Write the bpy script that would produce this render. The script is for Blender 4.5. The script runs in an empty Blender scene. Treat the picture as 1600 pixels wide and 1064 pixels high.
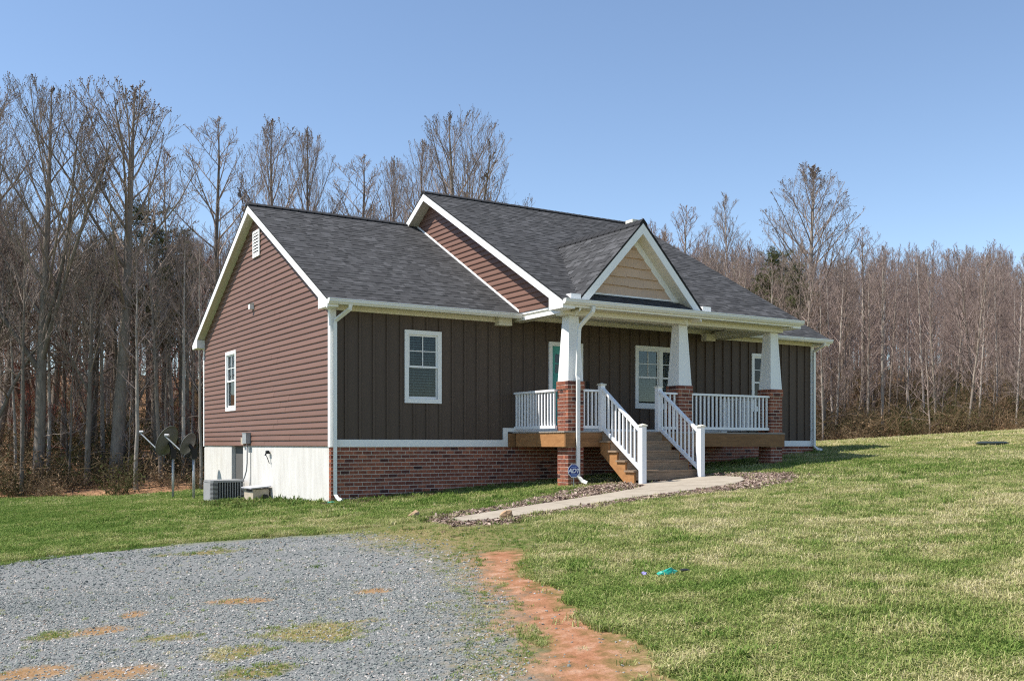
import bpy, math, random
import numpy as np
from mathutils import Vector, Matrix

R = math.radians
sc = bpy.context.scene
random.seed(7)

# ------------------------------------------------------------------ camera, sky, sun, exposure
CAM = np.array([-7.315, -18.466, 1.2])
YAW = R(32.06)
FW = np.array([math.sin(YAW), math.cos(YAW)])
RT = np.array([math.cos(YAW), -math.sin(YAW)])
cd = bpy.data.cameras.new('camera'); cam = bpy.data.objects.new('camera', cd)
sc.collection.objects.link(cam); sc.camera = cam
cam.location = CAM; cam.rotation_euler = (R(90), 0, -YAW)
cd.sensor_width = 36; cd.lens = 1533 / 1600 * 36; cd.shift_y = 162 / 1600
cd.clip_start = 0.1; cd.clip_end = 2000

TO_SUN = Vector((-1, .36, 1.62)).normalized()
w = bpy.data.worlds.new('World'); sc.world = w; w.use_nodes = True
wn = w.node_tree; wn.nodes.clear()
sky = wn.nodes.new('ShaderNodeTexSky'); sky.sky_type = 'NISHITA'; sky.sun_disc = False
sky.sun_elevation = math.asin(TO_SUN.z); sky.sun_rotation = math.atan2(TO_SUN.x, TO_SUN.y)
sky.altitude = 900; sky.air_density = 1.0; sky.dust_density = 0.1; sky.ozone_density = 1.0
bg = wn.nodes.new('ShaderNodeBackground'); bg.inputs[1].default_value = 0.12
wo = wn.nodes.new('ShaderNodeOutputWorld')
wn.links.new(sky.outputs[0], bg.inputs[0]); wn.links.new(bg.outputs[0], wo.inputs[0])
sd_ = bpy.data.lights.new('sun', 'SUN'); sd_.energy = 5.0; sd_.angle = R(.53); sd_.color = (1, .95, .87)
sun = bpy.data.objects.new('sun', sd_); sc.collection.objects.link(sun)
sun.rotation_euler = TO_SUN.to_track_quat('Z', 'Y').to_euler()
vs = sc.view_settings
vs.view_transform = 'Standard'; vs.look = 'None'; vs.exposure = 0.68; vs.gamma = 1
sc.cycles.use_denoising = False
sc.cycles.filter_width = 1.15; sc.cycles.use_adaptive_sampling = False; sc.cycles.sample_clamp_indirect = 4
sc.cycles.max_bounces = 8; sc.cycles.transparent_max_bounces = 8

# ------------------------------------------------------------------ materials
def mat(name, col, rough=.7, var=.12, scale=6., bump=0., bscale=60., col2=None, rnd=0., metal=0., spec=.3, stretch=(1, 1, 1)):
    m = bpy.data.materials.new(name); m.use_nodes = True
    nt = m.node_tree; b = nt.nodes['Principled BSDF']
    b.inputs['Roughness'].default_value = rough; b.inputs['Metallic'].default_value = metal
    b.inputs['Specular IOR Level'].default_value = spec
    tc = nt.nodes.new('ShaderNodeTexCoord'); mp = nt.nodes.new('ShaderNodeMapping')
    mp.inputs['Scale'].default_value = stretch
    nt.links.new(tc.outputs['Object'], mp.inputs[0])
    n = nt.nodes.new('ShaderNodeTexNoise'); n.inputs['Scale'].default_value = scale; n.inputs['Detail'].default_value = 6
    n.inputs['Roughness'].default_value = .65
    nt.links.new(mp.outputs[0], n.inputs['Vector'])
    rp = nt.nodes.new('ShaderNodeValToRGB')
    c2 = col2 or tuple(c * (1 - var) for c in col)
    c1 = col if col2 else tuple(min(1, c * (1 + var)) for c in col)
    rp.color_ramp.elements[0].position = .3; rp.color_ramp.elements[1].position = .7
    rp.color_ramp.elements[0].color = (*c2, 1); rp.color_ramp.elements[1].color = (*c1, 1)
    nt.links.new(n.outputs['Fac'], rp.inputs[0])
    out = rp.outputs[0]
    if rnd:
        oi = nt.nodes.new('ShaderNodeObjectInfo')
        ge = nt.nodes.new('ShaderNodeNewGeometry')
        ad = nt.nodes.new('ShaderNodeMath'); ad.operation = 'ADD'
        nt.links.new(oi.outputs['Random'], ad.inputs[0]); nt.links.new(ge.outputs['Random Per Island'], ad.inputs[1])
        fr = nt.nodes.new('ShaderNodeMath'); fr.operation = 'FRACT'; nt.links.new(ad.outputs[0], fr.inputs[0])
        mr = nt.nodes.new('ShaderNodeMapRange'); mr.inputs[3].default_value = 1 - rnd; mr.inputs[4].default_value = 1 + rnd
        nt.links.new(fr.outputs[0], mr.inputs[0])
        hs = nt.nodes.new('ShaderNodeHueSaturation'); nt.links.new(mr.outputs[0], hs.inputs['Value']); nt.links.new(out, hs.inputs['Color'])
        out = hs.outputs[0]
    nt.links.new(out, b.inputs['Base Color'])
    if bump:
        n2 = nt.nodes.new('ShaderNodeTexNoise'); n2.inputs['Scale'].default_value = bscale; n2.inputs['Detail'].default_value = 4
        nt.links.new(mp.outputs[0], n2.inputs['Vector'])
        bp = nt.nodes.new('ShaderNodeBump'); bp.inputs['Strength'].default_value = bump; bp.inputs['Distance'].default_value = .02
        nt.links.new(n2.outputs['Fac'], bp.inputs['Height']); nt.links.new(bp.outputs[0], b.inputs['Normal'])
    return m

def ramp_mat(name, stops, rough=.85, noise=.25, nscale=25., bump=.3, bscale=80.):
    """colour picked per piece (object random + island random) from a ramp, with fine noise"""
    m = bpy.data.materials.new(name); m.use_nodes = True
    nt = m.node_tree; b = nt.nodes['Principled BSDF']; b.inputs['Roughness'].default_value = rough
    b.inputs['Specular IOR Level'].default_value = .2
    oi = nt.nodes.new('ShaderNodeObjectInfo'); ge = nt.nodes.new('ShaderNodeNewGeometry')
    ad = nt.nodes.new('ShaderNodeMath'); ad.operation = 'ADD'
    nt.links.new(oi.outputs['Random'], ad.inputs[0]); nt.links.new(ge.outputs['Random Per Island'], ad.inputs[1])
    fr = nt.nodes.new('ShaderNodeMath'); fr.operation = 'FRACT'; nt.links.new(ad.outputs[0], fr.inputs[0])
    rp = nt.nodes.new('ShaderNodeValToRGB'); cr = rp.color_ramp
    while len(cr.elements) < len(stops): cr.elements.new(.5)
    for e, (p, c) in zip(cr.elements, stops): e.position = p; e.color = (*c, 1)
    nt.links.new(fr.outputs[0], rp.inputs[0])
    n = nt.nodes.new('ShaderNodeTexNoise'); n.inputs['Scale'].default_value = nscale; n.inputs['Detail'].default_value = 5
    tc = nt.nodes.new('ShaderNodeNewGeometry'); nt.links.new(tc.outputs['Position'], n.inputs['Vector'])
    mr = nt.nodes.new('ShaderNodeMapRange'); mr.inputs[1].default_value = .3; mr.inputs[2].default_value = .7
    mr.inputs[3].default_value = 1 - noise; mr.inputs[4].default_value = 1 + noise
    nt.links.new(n.outputs['Fac'], mr.inputs[0])
    hs = nt.nodes.new('ShaderNodeHueSaturation'); nt.links.new(mr.outputs[0], hs.inputs['Value']); nt.links.new(rp.outputs[0], hs.inputs['Color'])
    nt.links.new(hs.outputs[0], b.inputs['Base Color'])
    n2 = nt.nodes.new('ShaderNodeTexNoise'); n2.inputs['Scale'].default_value = bscale
    nt.links.new(tc.outputs['Position'], n2.inputs['Vector'])
    bp = nt.nodes.new('ShaderNodeBump'); bp.inputs['Strength'].default_value = bump; bp.inputs['Distance'].default_value = .01
    nt.links.new(n2.outputs['Fac'], bp.inputs['Height']); nt.links.new(bp.outputs[0], b.inputs['Normal'])
    return m

M = {}
M['siding'] = mat('siding_brown', (.163, .088, .065), .55, .07, 3, .05, 90, rnd=.05, stretch=(1, .3, 4))
M['board'] = mat('board_dark_brown', (.086, .061, .046), .6, .1, 4, .15, 60, rnd=.06, stretch=(6, 6, .6))
M['trim'] = mat('white_trim', (.80, .80, .79), .45, .03, 2)
M['cream'] = mat('cream_soffit', (.72, .68, .57), .55, .03, 3)
M['soffit'] = mat('soffit_vinyl', (.62, .60, .50), .55, .03, 3)
M['gutter'] = mat('gutter_white', (.74, .74, .71), .35, .04, 3)
M['rail'] = mat('rail_vinyl', (.82, .82, .83), .35, .02, 3)
M['concrete'] = mat('foundation_concrete', (.63, .615, .585), .85, .1, 2.0, .3, 30, col2=(.51, .485, .45), stretch=(1, 2.4, .5))
M['brick'] = ramp_mat('brick_red', [(0, (.06, .028, .026)), (.06, (.11, .042, .034)), (.12, (.19, .066, .045)), (.7, (.25, .09, .056)), (1, (.34, .122, .072))], noise=.28, nscale=18)
M['mortar'] = mat('mortar', (.54, .46, .39), .95, .14, 12, .2, 120)
M['shingle'] = ramp_mat('asphalt_shingle', [(0, (.038, .038, .040)), (.35, (.048, .048, .050)), (.8, (.061, .061, .064)), (1, (.082, .082, .086))], rough=.9, noise=.25, nscale=70, bump=.4, bscale=300)
M['roofdeck'] = mat('roof_underlay', (.03, .03, .032), .95, .2, 30)
M['drip'] = mat('roof_edge', (.02, .02, .022), .9, .1, 20)
M['shake'] = mat('shake_tan', (.56, .39, .275), .7, .07, 8, .2, 40, rnd=.04, stretch=(9, 9, .8))
M['deck'] = mat('deck_wood', (.30, .155, .065), .75, .3, 4, .2, 40, col2=(.17, .085, .036), stretch=(.8, 8, 9))
M['stair'] = mat('stair_wood', (.36, .255, .17), .8, .3, 5, .2, 40, col2=(.20, .135, .09), rnd=.1, stretch=(.7, 7, 9))
M['string'] = mat('stringer_wood', (.42, .21, .085), .75, .3, 4, .2, 40, col2=(.28, .13, .05), stretch=(5, 1.2, 3))
M['deckb'] = mat('deck_board_gray', (.33, .29, .25), .85, .2, 5, .2, 40, rnd=.15, stretch=(.6, 8, 8))
M['door'] = mat('door_teal', (.075, .34, .30), .4, .04, 3)
M['dark'] = mat('dark_inside', (.01, .01, .01), .9, 0, 3)
M['blind'] = mat('blind_slat', (.66, .68, .66), .5, .04, 3)
M['galv'] = mat('galvanised', (.36, .38, .39), .5, .15, 9, metal=.35)
M['dish'] = mat('dish_grey', (.10, .105, .10), .55, .1, 6)
M['ac'] = mat('ac_grey', (.27, .275, .28), .5, .08, 5)
M['acdark'] = mat('ac_coil_dark', (.03, .031, .033), .7, .2, 20)
M['black'] = mat('black_plastic', (.015, .015, .016), .5, .1, 8)
M['tan'] = mat('tan_box', (.42, .36, .28), .8, .15, 9, .2, 60)
M['lid'] = mat('grey_lid', (.40, .40, .42), .6, .1, 6)
M['walk'] = mat('walk_concrete', (.36, .315, .255), .9, .14, 2.4, .3, 90, col2=(.26, .22, .17))
M['rock'] = mat('rock_tan', (.44, .31, .19), .9, .2, 7, .5, 25, col2=(.33, .2, .12))
M['signblue'] = mat('sign_blue', (.012, .035, .20), .35, .04, 4)
M['signwhite'] = mat('sign_white', (.8, .8, .82), .4, .02, 4)
M['signpale'] = mat('sign_pale_blue', (.30, .42, .72), .4, .02, 4)
M['teal'] = mat('teal_plastic', (.02, .30, .22), .4, .3, 20)
M['purple'] = mat('purple_plastic', (.22, .19, .42), .4, .3, 20)
M['septic'] = mat('septic_green_black', (.028, .04, .04), .6, .15, 8)
M['door_fd'] = mat('hatch_grey', (.10, .095, .09), .7, .1, 5)

def glass():
    m = bpy.data.materials.new('window_glass'); m.use_nodes = True; nt = m.node_tree; nt.nodes.clear()
    o = nt.nodes.new('ShaderNodeOutputMaterial'); mx = nt.nodes.new('ShaderNodeMixShader')
    fr = nt.nodes.new('ShaderNodeFresnel'); fr.inputs[0].default_value = 1.42
    tr = nt.nodes.new('ShaderNodeBsdfTransparent'); tr.inputs[0].default_value = (.62, .68, .68, 1)
    gl = nt.nodes.new('ShaderNodeBsdfGlossy'); gl.inputs['Roughness'].default_value = .02
    nt.links.new(fr.outputs[0], mx.inputs[0]); nt.links.new(tr.outputs[0], mx.inputs[1]); nt.links.new(gl.outputs[0], mx.inputs[2])
    nt.links.new(mx.outputs[0], o.inputs[0]); return m
M['glass'] = glass()

# ------------------------------------------------------------------ object helpers
COL = sc.collection
class MB:
    def __init__(s): s.v = []; s.f = []
    def add(s, vs, fs):
        o = len(s.v); s.v += [tuple(v) for v in vs]; s.f += [tuple(i + o for i in f) for f in fs]; return s
    def box(s, x0, x1, y0, y1, z0, z1):
        return s.add([(x0, y0, z0), (x1, y0, z0), (x1, y1, z0), (x0, y1, z0), (x0, y0, z1), (x1, y0, z1), (x1, y1, z1), (x0, y1, z1)],
                     [(0, 3, 2, 1), (4, 5, 6, 7), (0, 1, 5, 4), (1, 2, 6, 5), (2, 3, 7, 6), (3, 0, 4, 7)])
    def prism(s, pts, axis, a, b):
        """polygon pts (2D) extruded along axis from a to b; 2D coords are the other two axes in order"""
        n = len(pts)
        def P(p, t):
            return {'x': (t, p[0], p[1]), 'y': (p[0], t, p[1]), 'z': (p[0], p[1], t)}[axis]
        vs = [P(p, a) for p in pts] + [P(p, b) for p in pts]
        fs = [tuple(range(n))[::-1], tuple(range(n, 2 * n))] + [(i, (i + 1) % n, n + (i + 1) % n, n + i) for i in range(n)]
        return s.add(vs, fs)
    def tube(s, pts, r, n=8, rot=0., cap=True, sx=1., sy=1.):
        pts = [Vector(p) for p in pts]; rs = r if isinstance(r, (list, tuple)) else [r] * len(pts)
        rings = []; up = None
        for i, p in enumerate(pts):
            t = (pts[min(i + 1, len(pts) - 1)] - pts[max(i - 1, 0)]).normalized()
            if up is None:
                up = Vector((0, 1, 0)) if abs(t.y) < .9 else Vector((1, 0, 0))
            a = t.cross(up).normalized(); b_ = a.cross(t).normalized(); up = b_
            rings.append([p + (a * math.cos(rot + k * 2 * math.pi / n) * sx + b_ * math.sin(rot + k * 2 * math.pi / n) * sy) * rs[i] for k in range(n)])
        o = len(s.v)
        for rg in rings: s.v += [tuple(v) for v in rg]
        for i in range(len(rings) - 1):
            for k in range(n):
                s.f.append((o + i * n + k, o + i * n + (k + 1) % n, o + (i + 1) * n + (k + 1) % n, o + (i + 1) * n + k))
        if cap:
            s.f.append(tuple(o + k for k in range(n))[::-1]); s.f.append(tuple(o + (len(rings) - 1) * n + k for k in range(n)))
        return s
    def mesh(s, name, mat_):
        me = bpy.data.meshes.new(name); me.from_pydata(s.v, [], s.f); me.materials.append(mat_); me.update(); return me
    def build(s, name, mat_, parent=None, smooth=False):
        me = s.mesh(name, mat_)
        if smooth:
            for p in me.polygons: p.use_smooth = True
        return obj(name, me, parent)
def obj(name, data, parent=None, loc=None):
    o = bpy.data.objects.new(name, data); COL.objects.link(o)
    if parent is not None: o.parent = parent
    if loc is not None: o.location = loc
    return o
def tag(o, label, cat, group=None):
    o['label'] = label; o['category'] = cat
    if group: o['group'] = group
    return o
def thing(name, label, cat, loc=(0, 0, 0), group=None):
    return tag(obj(name, None, None, loc), label, cat, group)
def kind(o, k): o['kind'] = k; return o
def cam_dist(p): return math.dist(p, CAM)

# ------------------------------------------------------------------ terrain
TLX = [-90, -30, -3.6, 2.6, 12, 25, 40, 51, 60, 75, 100]; TLY = [44, 35, 29, 24, 24, 26, 24, 16, 5, -15, -50]
_rs = np.random.RandomState(3)
_lat = _rs.rand(256, 256)
def vnoise(x, y, s, seed=0):
    x = np.asarray(x, float) / s + 37.1 * seed + 1000; y = np.asarray(y, float) / s + 91.7 * seed + 1000
    xi = np.floor(x).astype(int); yi = np.floor(y).astype(int); fx = x - xi; fy = y - yi
    fx = fx * fx * (3 - 2 * fx); fy = fy * fy * (3 - 2 * fy)
    g = lambda a, b: _lat[a % 256, b % 256]
    return (g(xi, yi) * (1 - fx) + g(xi + 1, yi) * fx) * (1 - fy) + (g(xi, yi + 1) * (1 - fx) + g(xi + 1, yi + 1) * fx) * fy
def fbm(x, y, s, seed=0):
    return (vnoise(x, y, s, seed) * .5 + vnoise(x, y, s / 2.1, seed + 1) * .28 + vnoise(x, y, s / 4.3, seed + 2) * .22)
def T(x, y):
    x = np.asarray(x, float); y = np.asarray(y, float)
    zx = np.where(x < 18, .068 * np.maximum(x, -10) + .03 * np.minimum(x + 10, 0), 1.224 + 1.7 * (1 - np.exp(-np.maximum(x - 18, 0) * .04)))
    zy = -np.interp(x, [10, 30], [.031, .048]) * np.clip(y, 0, 30)
    zy = zy - .0016 * np.clip(y - 9, 0, 14) ** 2 * np.clip((x + 4) / 5, 0, 1) * np.clip((14 - x) / 6, 0, 1)
    s = np.maximum(0, y - np.interp(x, TLX, TLY))
    k = np.interp(x, [0, 30, 50], [.15, .12, .11])
    und = (fbm(x, y, 5., 5) - .5) * .07 * np.clip((np.hypot(x - 5, y - 3) - 8) / 6, 0, 1)
    md_ = .02 * np.clip(sdist(x, y, MULCH) / .25, 0, 1) * np.clip((-sdist(x, y, WALK) - .02) / .15, 0, 1)
    return .04 + zx + zy + k * np.minimum(s, 60) + und + md_
def sdist(x, y, poly):
    """signed distance to polygon, + inside"""
    x = np.asarray(x, float); y = np.asarray(y, float)
    best = np.full(x.shape, 1e9); ins = np.zeros(x.shape, bool)
    n = len(poly)
    for i in range(n):
        ax, ay = poly[i]; bx, by = poly[(i + 1) % n]
        dx, dy = bx - ax, by - ay; L = dx * dx + dy * dy + 1e-12
        t = np.clip(((x - ax) * dx + (y - ay) * dy) / L, 0, 1)
        best = np.minimum(best, np.hypot(x - ax - t * dx, y - ay - t * dy))
        c = (ay > y) != (by > y)
        with np.errstate(divide='ignore', invalid='ignore'):
            ins ^= c & (x < (bx - ax) * (y - ay) / (by - ay + 1e-12) + ax)
    return np.where(ins, best, -best)
WALK = [(-.07, -5.14), (1.09, -4.84), (2.13, -4.63), (3.26, -4.38), (4.6, -4.0), (5.0, -3.7), (5.1, -3.28), (6.9, -3.28), (7.05, -3.9), (6.85, -4.5), (5.88, -5.2), (4.4, -5.31), (3.24, -5.36), (1.99, -5.56), (.91, -5.82), (.21, -5.88), (-.15, -5.6)]
MULCH = [(-.28, -4.46), (1.08, -4.25), (2.74, -3.52), (4.2, -2.65), (5.0, -2.5), (7.0, -2.6), (7.96, -3.4), (8.2, -4.6), (7.44, -5.37), (6.4, -6.0), (4.68, -6.1), (3.46, -6.0), (2.14, -6.1), (.79, -6.3), (-.01, -6.4), (-.4, -6.02)]
GRAVEL = [(-30, -3.0), (-8, -3.5), (-6.16, -3.83), (-5.38, -3.81), (-4.14, -3.95), (-2.95, -4.56), (-1.71, -5.36), (-1.43, -7.38), (-1.67, -8.61), (-2.28, -10.07), (-2.68, -11.07), (-3.21, -12.), (-3.68, -12.66), (-4., -13.53), (-4.58, -14.46), (-6, -17), (-9, -24), (-40, -24)]
DIRT = [(-1.47, -8.4), (-1.1, -8.7), (-1.95, -10.1), (-2.12, -10.98), (-2.65, -12.1), (-3.05, -13.2), (-3.5, -13.96), (-4.12, -14.9), (-5.5, -17), (-6.2, -16.6), (-4.66, -14.4), (-4.1, -13.49), (-3.5, -12.65), (-2.75, -11.07), (-2.2, -9.65)]
MOSS = [(-1.9, -4.9), (-.3, -5.0), (.3, -6.6), (-.69, -8.4), (-1.3, -9.0), (-2.2, -10.6), (-3.3, -12.4), (-4.3, -14.6), (-5.6, -15.0), (-4.2, -12.6), (-2.9, -10.2), (-2.3, -8.2), (-2.3, -6.2)]
LIDP = (17.07, -3.31)
# bare and mossy spots in the drive: x, y, half length, half depth, redness
SPOTS = [(-4.61, -9.27, .36, .2, .7), (-4.5, -11.22, .46, .3, .15), (-5.23, -11.38, .3, .22, .2), (-6.26, -9.63, .26, .28, .2), (-5.9, -9.71, .24, .2, .8), (-3.96, -5.26, .5, .35, .4), (-5.48, -10.47, .24, .16, .1), (-5.52, -9.19, .14, .15, .6), (-3.43, -9.85, .25, .18, .8), (-5.27, -12.03, .2, .18, .3), (-6.5, -10.88, .24, .24, .6), (-5.99, -11.32, .3, .28, .5), (-4.07, -11.13, .16, .1, .1), (-7.4, -8.2, .5, .3, .4), (-8.5, -11.0, .5, .3, .3)]
def spots(x, y, red=None):
    v = np.zeros_like(np.asarray(x, float)); nz = (fbm(x, y, .45, 80) - .5) * 1.6
    for cx, cy, a, b_, r_ in SPOTS:
        u = ((x - cx) * RT[0] + (y - cy) * RT[1]) / a; w_ = ((x - cx) * FW[0] + (y - cy) * FW[1]) / b_
        q = np.clip((1.25 - np.hypot(u, w_) + nz) * 1.3, 0, 1)
        v = np.maximum(v, q * (1 if red is None else (r_ > red)))
    return v

def lines(segs):
    out = []
    for a, b, st in segs: out += list(np.arange(a, b, st))
    return np.array(out + [segs[-1][1]])
gx = lines([(-320, -80, 20), (-80, -20, 4), (-20, -9, 1), (-9, 9, .11), (9, 20, .4), (20, 70, 1.5), (70, 150, 5), (150, 400, 25)])
gy = lines([(-120, -30, 15), (-30, -17, 1), (-17, -2, .11), (-2, 12, .4), (12, 40, 1.), (40, 100, 4), (100, 400, 25)])
X, Y = np.meshgrid(gx, gy); Z = T(X, Y)
nx, ny = len(gx), len(gy)
def soft(d, w_): return np.clip(d / w_ * .5 + .5, 0, 1)
A = {}
A['gravel'] = soft(sdist(X, Y, GRAVEL), .9)
A['dirt'] = soft(sdist(X, Y, DIRT) + (fbm(X, Y, .9, 33) - .5) * .5, .6)
A['mulch'] = soft(sdist(X, Y, MULCH), .35)
A['moss'] = soft(sdist(X, Y, MOSS), .9)
A['wood'] = np.clip((Y - np.interp(X, TLX, TLY) + 1.0) / 2.0, 0, 1)
A['tan'] = np.clip((X - 8) / 14, 0, 1) * np.clip((Y + 12) / 8, 0, 1)
A['tan'] = np.maximum(A['tan'], np.clip(1.6 - np.hypot((X - LIDP[0]) * .8, Y - LIDP[1]), 0, 1))
A['lush'] = np.clip((-2 - X) / 5, 0, 1) * np.clip((Y + 4) / 5, 0, 1)
A['patch'] = spots(X, Y)
A['patchred'] = spots(X, Y, .45)
sink = np.where(sdist(X, Y, WALK) > .02, .05, 0)
inside = (X > .2) & (X < 13.8) & (Y > .25) & (Y < 9.3)
Z = Z - sink - np.where(inside, .15, 0)
verts = np.stack([X.ravel(), Y.ravel(), Z.ravel()], 1)
ii = np.arange(nx * ny).reshape(ny, nx)
quads = np.stack([ii[:-1, :-1].ravel(), ii[:-1, 1:].ravel(), ii[1:, 1:].ravel(), ii[1:, :-1].ravel()], 1)
def np_mesh(name, v, f, m, smooth=False):
    me = bpy.data.meshes.new(name); n = len(f); k = f.shape[1]
    me.vertices.add(len(v)); me.vertices.foreach_set('co', np.asarray(v, np.float32).ravel())
    me.loops.add(n * k); me.loops.foreach_set('vertex_index', np.asarray(f, np.int32).ravel())
    me.polygons.add(n); me.polygons.foreach_set('loop_start', np.arange(0, n * k, k, dtype=np.int32))
    me.polygons.foreach_set('loop_total', np.full(n, k, np.int32))
    if smooth: me.polygons.foreach_set('use_smooth', np.ones(n, bool))
    me.update(calc_edges=True)
    if m: me.materials.append(m)
    return me
def ground_mat():
    m = bpy.data.materials.new('ground_soil_and_turf'); m.use_nodes = True; nt = m.node_tree; L = nt.links.new
    b = nt.nodes['Principled BSDF']; b.inputs['Roughness'].default_value = .95; b.inputs['Specular IOR Level'].default_value = .1
    geo = nt.nodes.new('ShaderNodeNewGeometry')
    def noise(s, d=6):
        n = nt.nodes.new('ShaderNodeTexNoise'); n.inputs['Scale'].default_value = s; n.inputs['Detail'].default_value = d
        n.inputs['Roughness'].default_value = .65; L(geo.outputs['Position'], n.inputs['Vector']); return n.outputs['Fac']
    def ramp(fac, stops):
        r = nt.nodes.new('ShaderNodeValToRGB'); cr = r.color_ramp
        while len(cr.elements) < len(stops): cr.elements.new(.5)
        for e, (p, c) in zip(cr.elements, stops): e.position = p; e.color = (*c, 1)
        L(fac, r.inputs[0]); return r.outputs[0]
    def attr(n):
        a = nt.nodes.new('ShaderNodeAttribute'); a.attribute_name = n; return a.outputs['Fac']
    def math_(op, a, b_):
        n = nt.nodes.new('ShaderNodeMath'); n.operation = op
        for i, q in enumerate((a, b_)):
            if isinstance(q, (int, float)): n.inputs[i].default_value = q
            else: L(q, n.inputs[i])
        return n.outputs[0]
    def mask(name, nz, amp, lo=.42, hi=.58):
        v = math_('ADD', attr(name), math_('MULTIPLY', math_('SUBTRACT', nz, .5), amp))
        r = nt.nodes.new('ShaderNodeMapRange'); r.inputs[1].default_value = lo; r.inputs[2].default_value = hi; L(v, r.inputs[0]); return r.outputs[0]
    def mix(f, a, c):
        n = nt.nodes.new('ShaderNodeMix'); n.data_type = 'RGBA'; L(f, n.inputs[0]); L(a, n.inputs[6]); L(c, n.inputs[7]); return n.outputs[2]
    n1 = noise(1.1); n2 = noise(6); n3 = noise(38, 4); n4 = noise(1.7)
    n4q = nt.nodes.new('ShaderNodeMapRange'); n4q.inputs[1].default_value = .48; n4q.inputs[2].default_value = .58; L(n4, n4q.inputs[0]); n4r = n4q.outputs[0]
    turf = ramp(n2, [(.3, (.06, .085, .02)), (.5, (.12, .135, .045)), (.68, (.22, .19, .09))])
    tan = ramp(n2, [(.3, (.20, .18, .075)), (.55, (.32, .26, .13)), (.75, (.40, .32, .19))])
    lush = ramp(n2, [(.3, (.03, .07, .014)), (.7, (.09, .13, .03))])
    grav = ramp(n3, [(.3, (.095, .10, .10)), (.5, (.165, .17, .168)), (.7, (.25, .25, .235))])
    red = ramp(n2, [(.3, (.20, .08, .041)), (.5, (.29, .138, .075)), (.62, (.34, .19, .12)), (.75, (.40, .28, .20))])
    moss = ramp(n3, [(.3, (.075, .095, .018)), (.46, (.15, .135, .045)), (.58, (.24, .17, .10)), (.72, (.30, .23, .16))])
    mul = ramp(n3, [(.3, (.10, .065, .05)), (.5, (.21, .15, .115)), (.72, (.36, .28, .23))])
    leaf = ramp(n2, [(.3, (.14, .075, .04)), (.55, (.30, .17, .095)), (.75, (.44, .28, .17))])
    c = mix(mask('tan', n1, .7, .2, .8), turf, tan)
    c = mix(mask('lush', n1, .5, .2, .8), c, lush)
    c = mix(mask('gravel', n1, .5, .35, .6), c, grav)
    pt_ = mask('patch', n2, 1.0, .25, .9)
    gm = math_('MULTIPLY', pt_, mask('gravel', n1, .3, .5, .7))
    c = mix(gm, c, mix(mask('patchred', n2, .6, .35, .7), moss, mix(n3, red, moss)))
    c = mix(mask('moss', n2, 1.5, .42, 1.0), c, moss)
    c = mix(mask('dirt', n2, .9, .32, .68), c, red)
    c = mix(mask('mulch', n1, .5), c, mul)
    c = mix(mask('wood', n1, .6, .3, .7), c, leaf)
    L(c, b.inputs['Base Color'])
    bp = nt.nodes.new('ShaderNodeBump'); bp.inputs['Strength'].default_value = .6; bp.inputs['Distance'].default_value = .03
    L(n3, bp.inputs['Height']); L(bp.outputs[0], b.inputs['Normal'])
    return m
gme = np_mesh('ground', verts, quads, ground_mat(), True)
for k_, a_ in A.items():
    at = gme.attributes.new(k_, 'FLOAT', 'POINT'); at.data.foreach_set('value', a_.ravel().astype(np.float32))
ground = kind(obj('ground', gme), 'structure')

# walkway: slab sections with joints
def walkway():
    root = kind(obj('walkway', None), 'structure')
    top = [(-.07, -5.14), (1.09, -4.84), (2.13, -4.63), (3.26, -4.38), (4.3, -4.12), (5.0, -3.75)]
    bot = [(-.15, -5.85), (.95, -5.84), (1.99, -5.58), (3.24, -5.36), (4.4, -5.31), (5.5, -5.3)]
    def slab(pts):
        pts2 = []
        n = len(pts)
        for i in range(n):
            a, b_ = pts[i], pts[(i + 1) % n]
            for t in (0, .33, .66): pts2.append((a[0] + (b_[0] - a[0]) * t, a[1] + (b_[1] - a[1]) * t))
        z = [float(T(*p)) for p in pts2]
        m = len(pts2); vs_ = [(p[0], p[1], q + .03) for p, q in zip(pts2, z)] + [(p[0], p[1], q - .1) for p, q in zip(pts2, z)]
        cx = sum(p[0] for p in pts2) / m; cy = sum(p[1] for p in pts2) / m
        vs_.append((cx, cy, float(T(cx, cy)) + .032))
        fs = [(i, (i + 1) % m, 2 * m) for i in range(m)] + [((i + 1) % m, i, m + i, m + (i + 1) % m) for i in range(m)]
        MB().add(vs_, fs).build('slab', M['walk'], root)
    g = .012
    for i in range(5):
        a, b_, c, d = top[i], top[i + 1], bot[i + 1], bot[i]
        slab([(d[0] + g, d[1]), (c[0] - g, c[1]), (b_[0] - g, b_[1]), (a[0] + g, a[1])])
    slab([(5.5 + g, -5.3), (5.9, -5.18), (6.6, -4.75), (7.0, -4.25), (7.08, -3.8), (6.95, -3.32), (5.1, -3.32), (5.0 + g, -3.75)])
walkway()

# ------------------------------------------------------------------ house
house = thing('house', 'brown one storey house with dark shingle roof, brick foundation and white railed porch', 'house')
WX1, WY1 = 14.0, 9.5
SL = .561
RY, RZ = 4.75, 6.93       # wing ridge
MY, MZ = 3.75, 7.56       # main ridge
MX0, MX1 = 4.25, 10.56    # main gable walls
def zw(y): return RZ - SL * abs(y - RY)
def zm(y): return MZ - SL * abs(y - MY)

def cut(a, b, holes):
    """interval [a,b] minus holes"""
    segs = [(a, b)]
    for h0, h1 in holes:
        out = []
        for s0, s1 in segs:
            if h1 <= s0 or h0 >= s1: out.append((s0, s1)); continue
            if h0 > s0: out.append((s0, h0))
            if h1 < s1: out.append((h1, s1))
        segs = out
    return [s for s in segs if s[1] - s[0] > .01]

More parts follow.
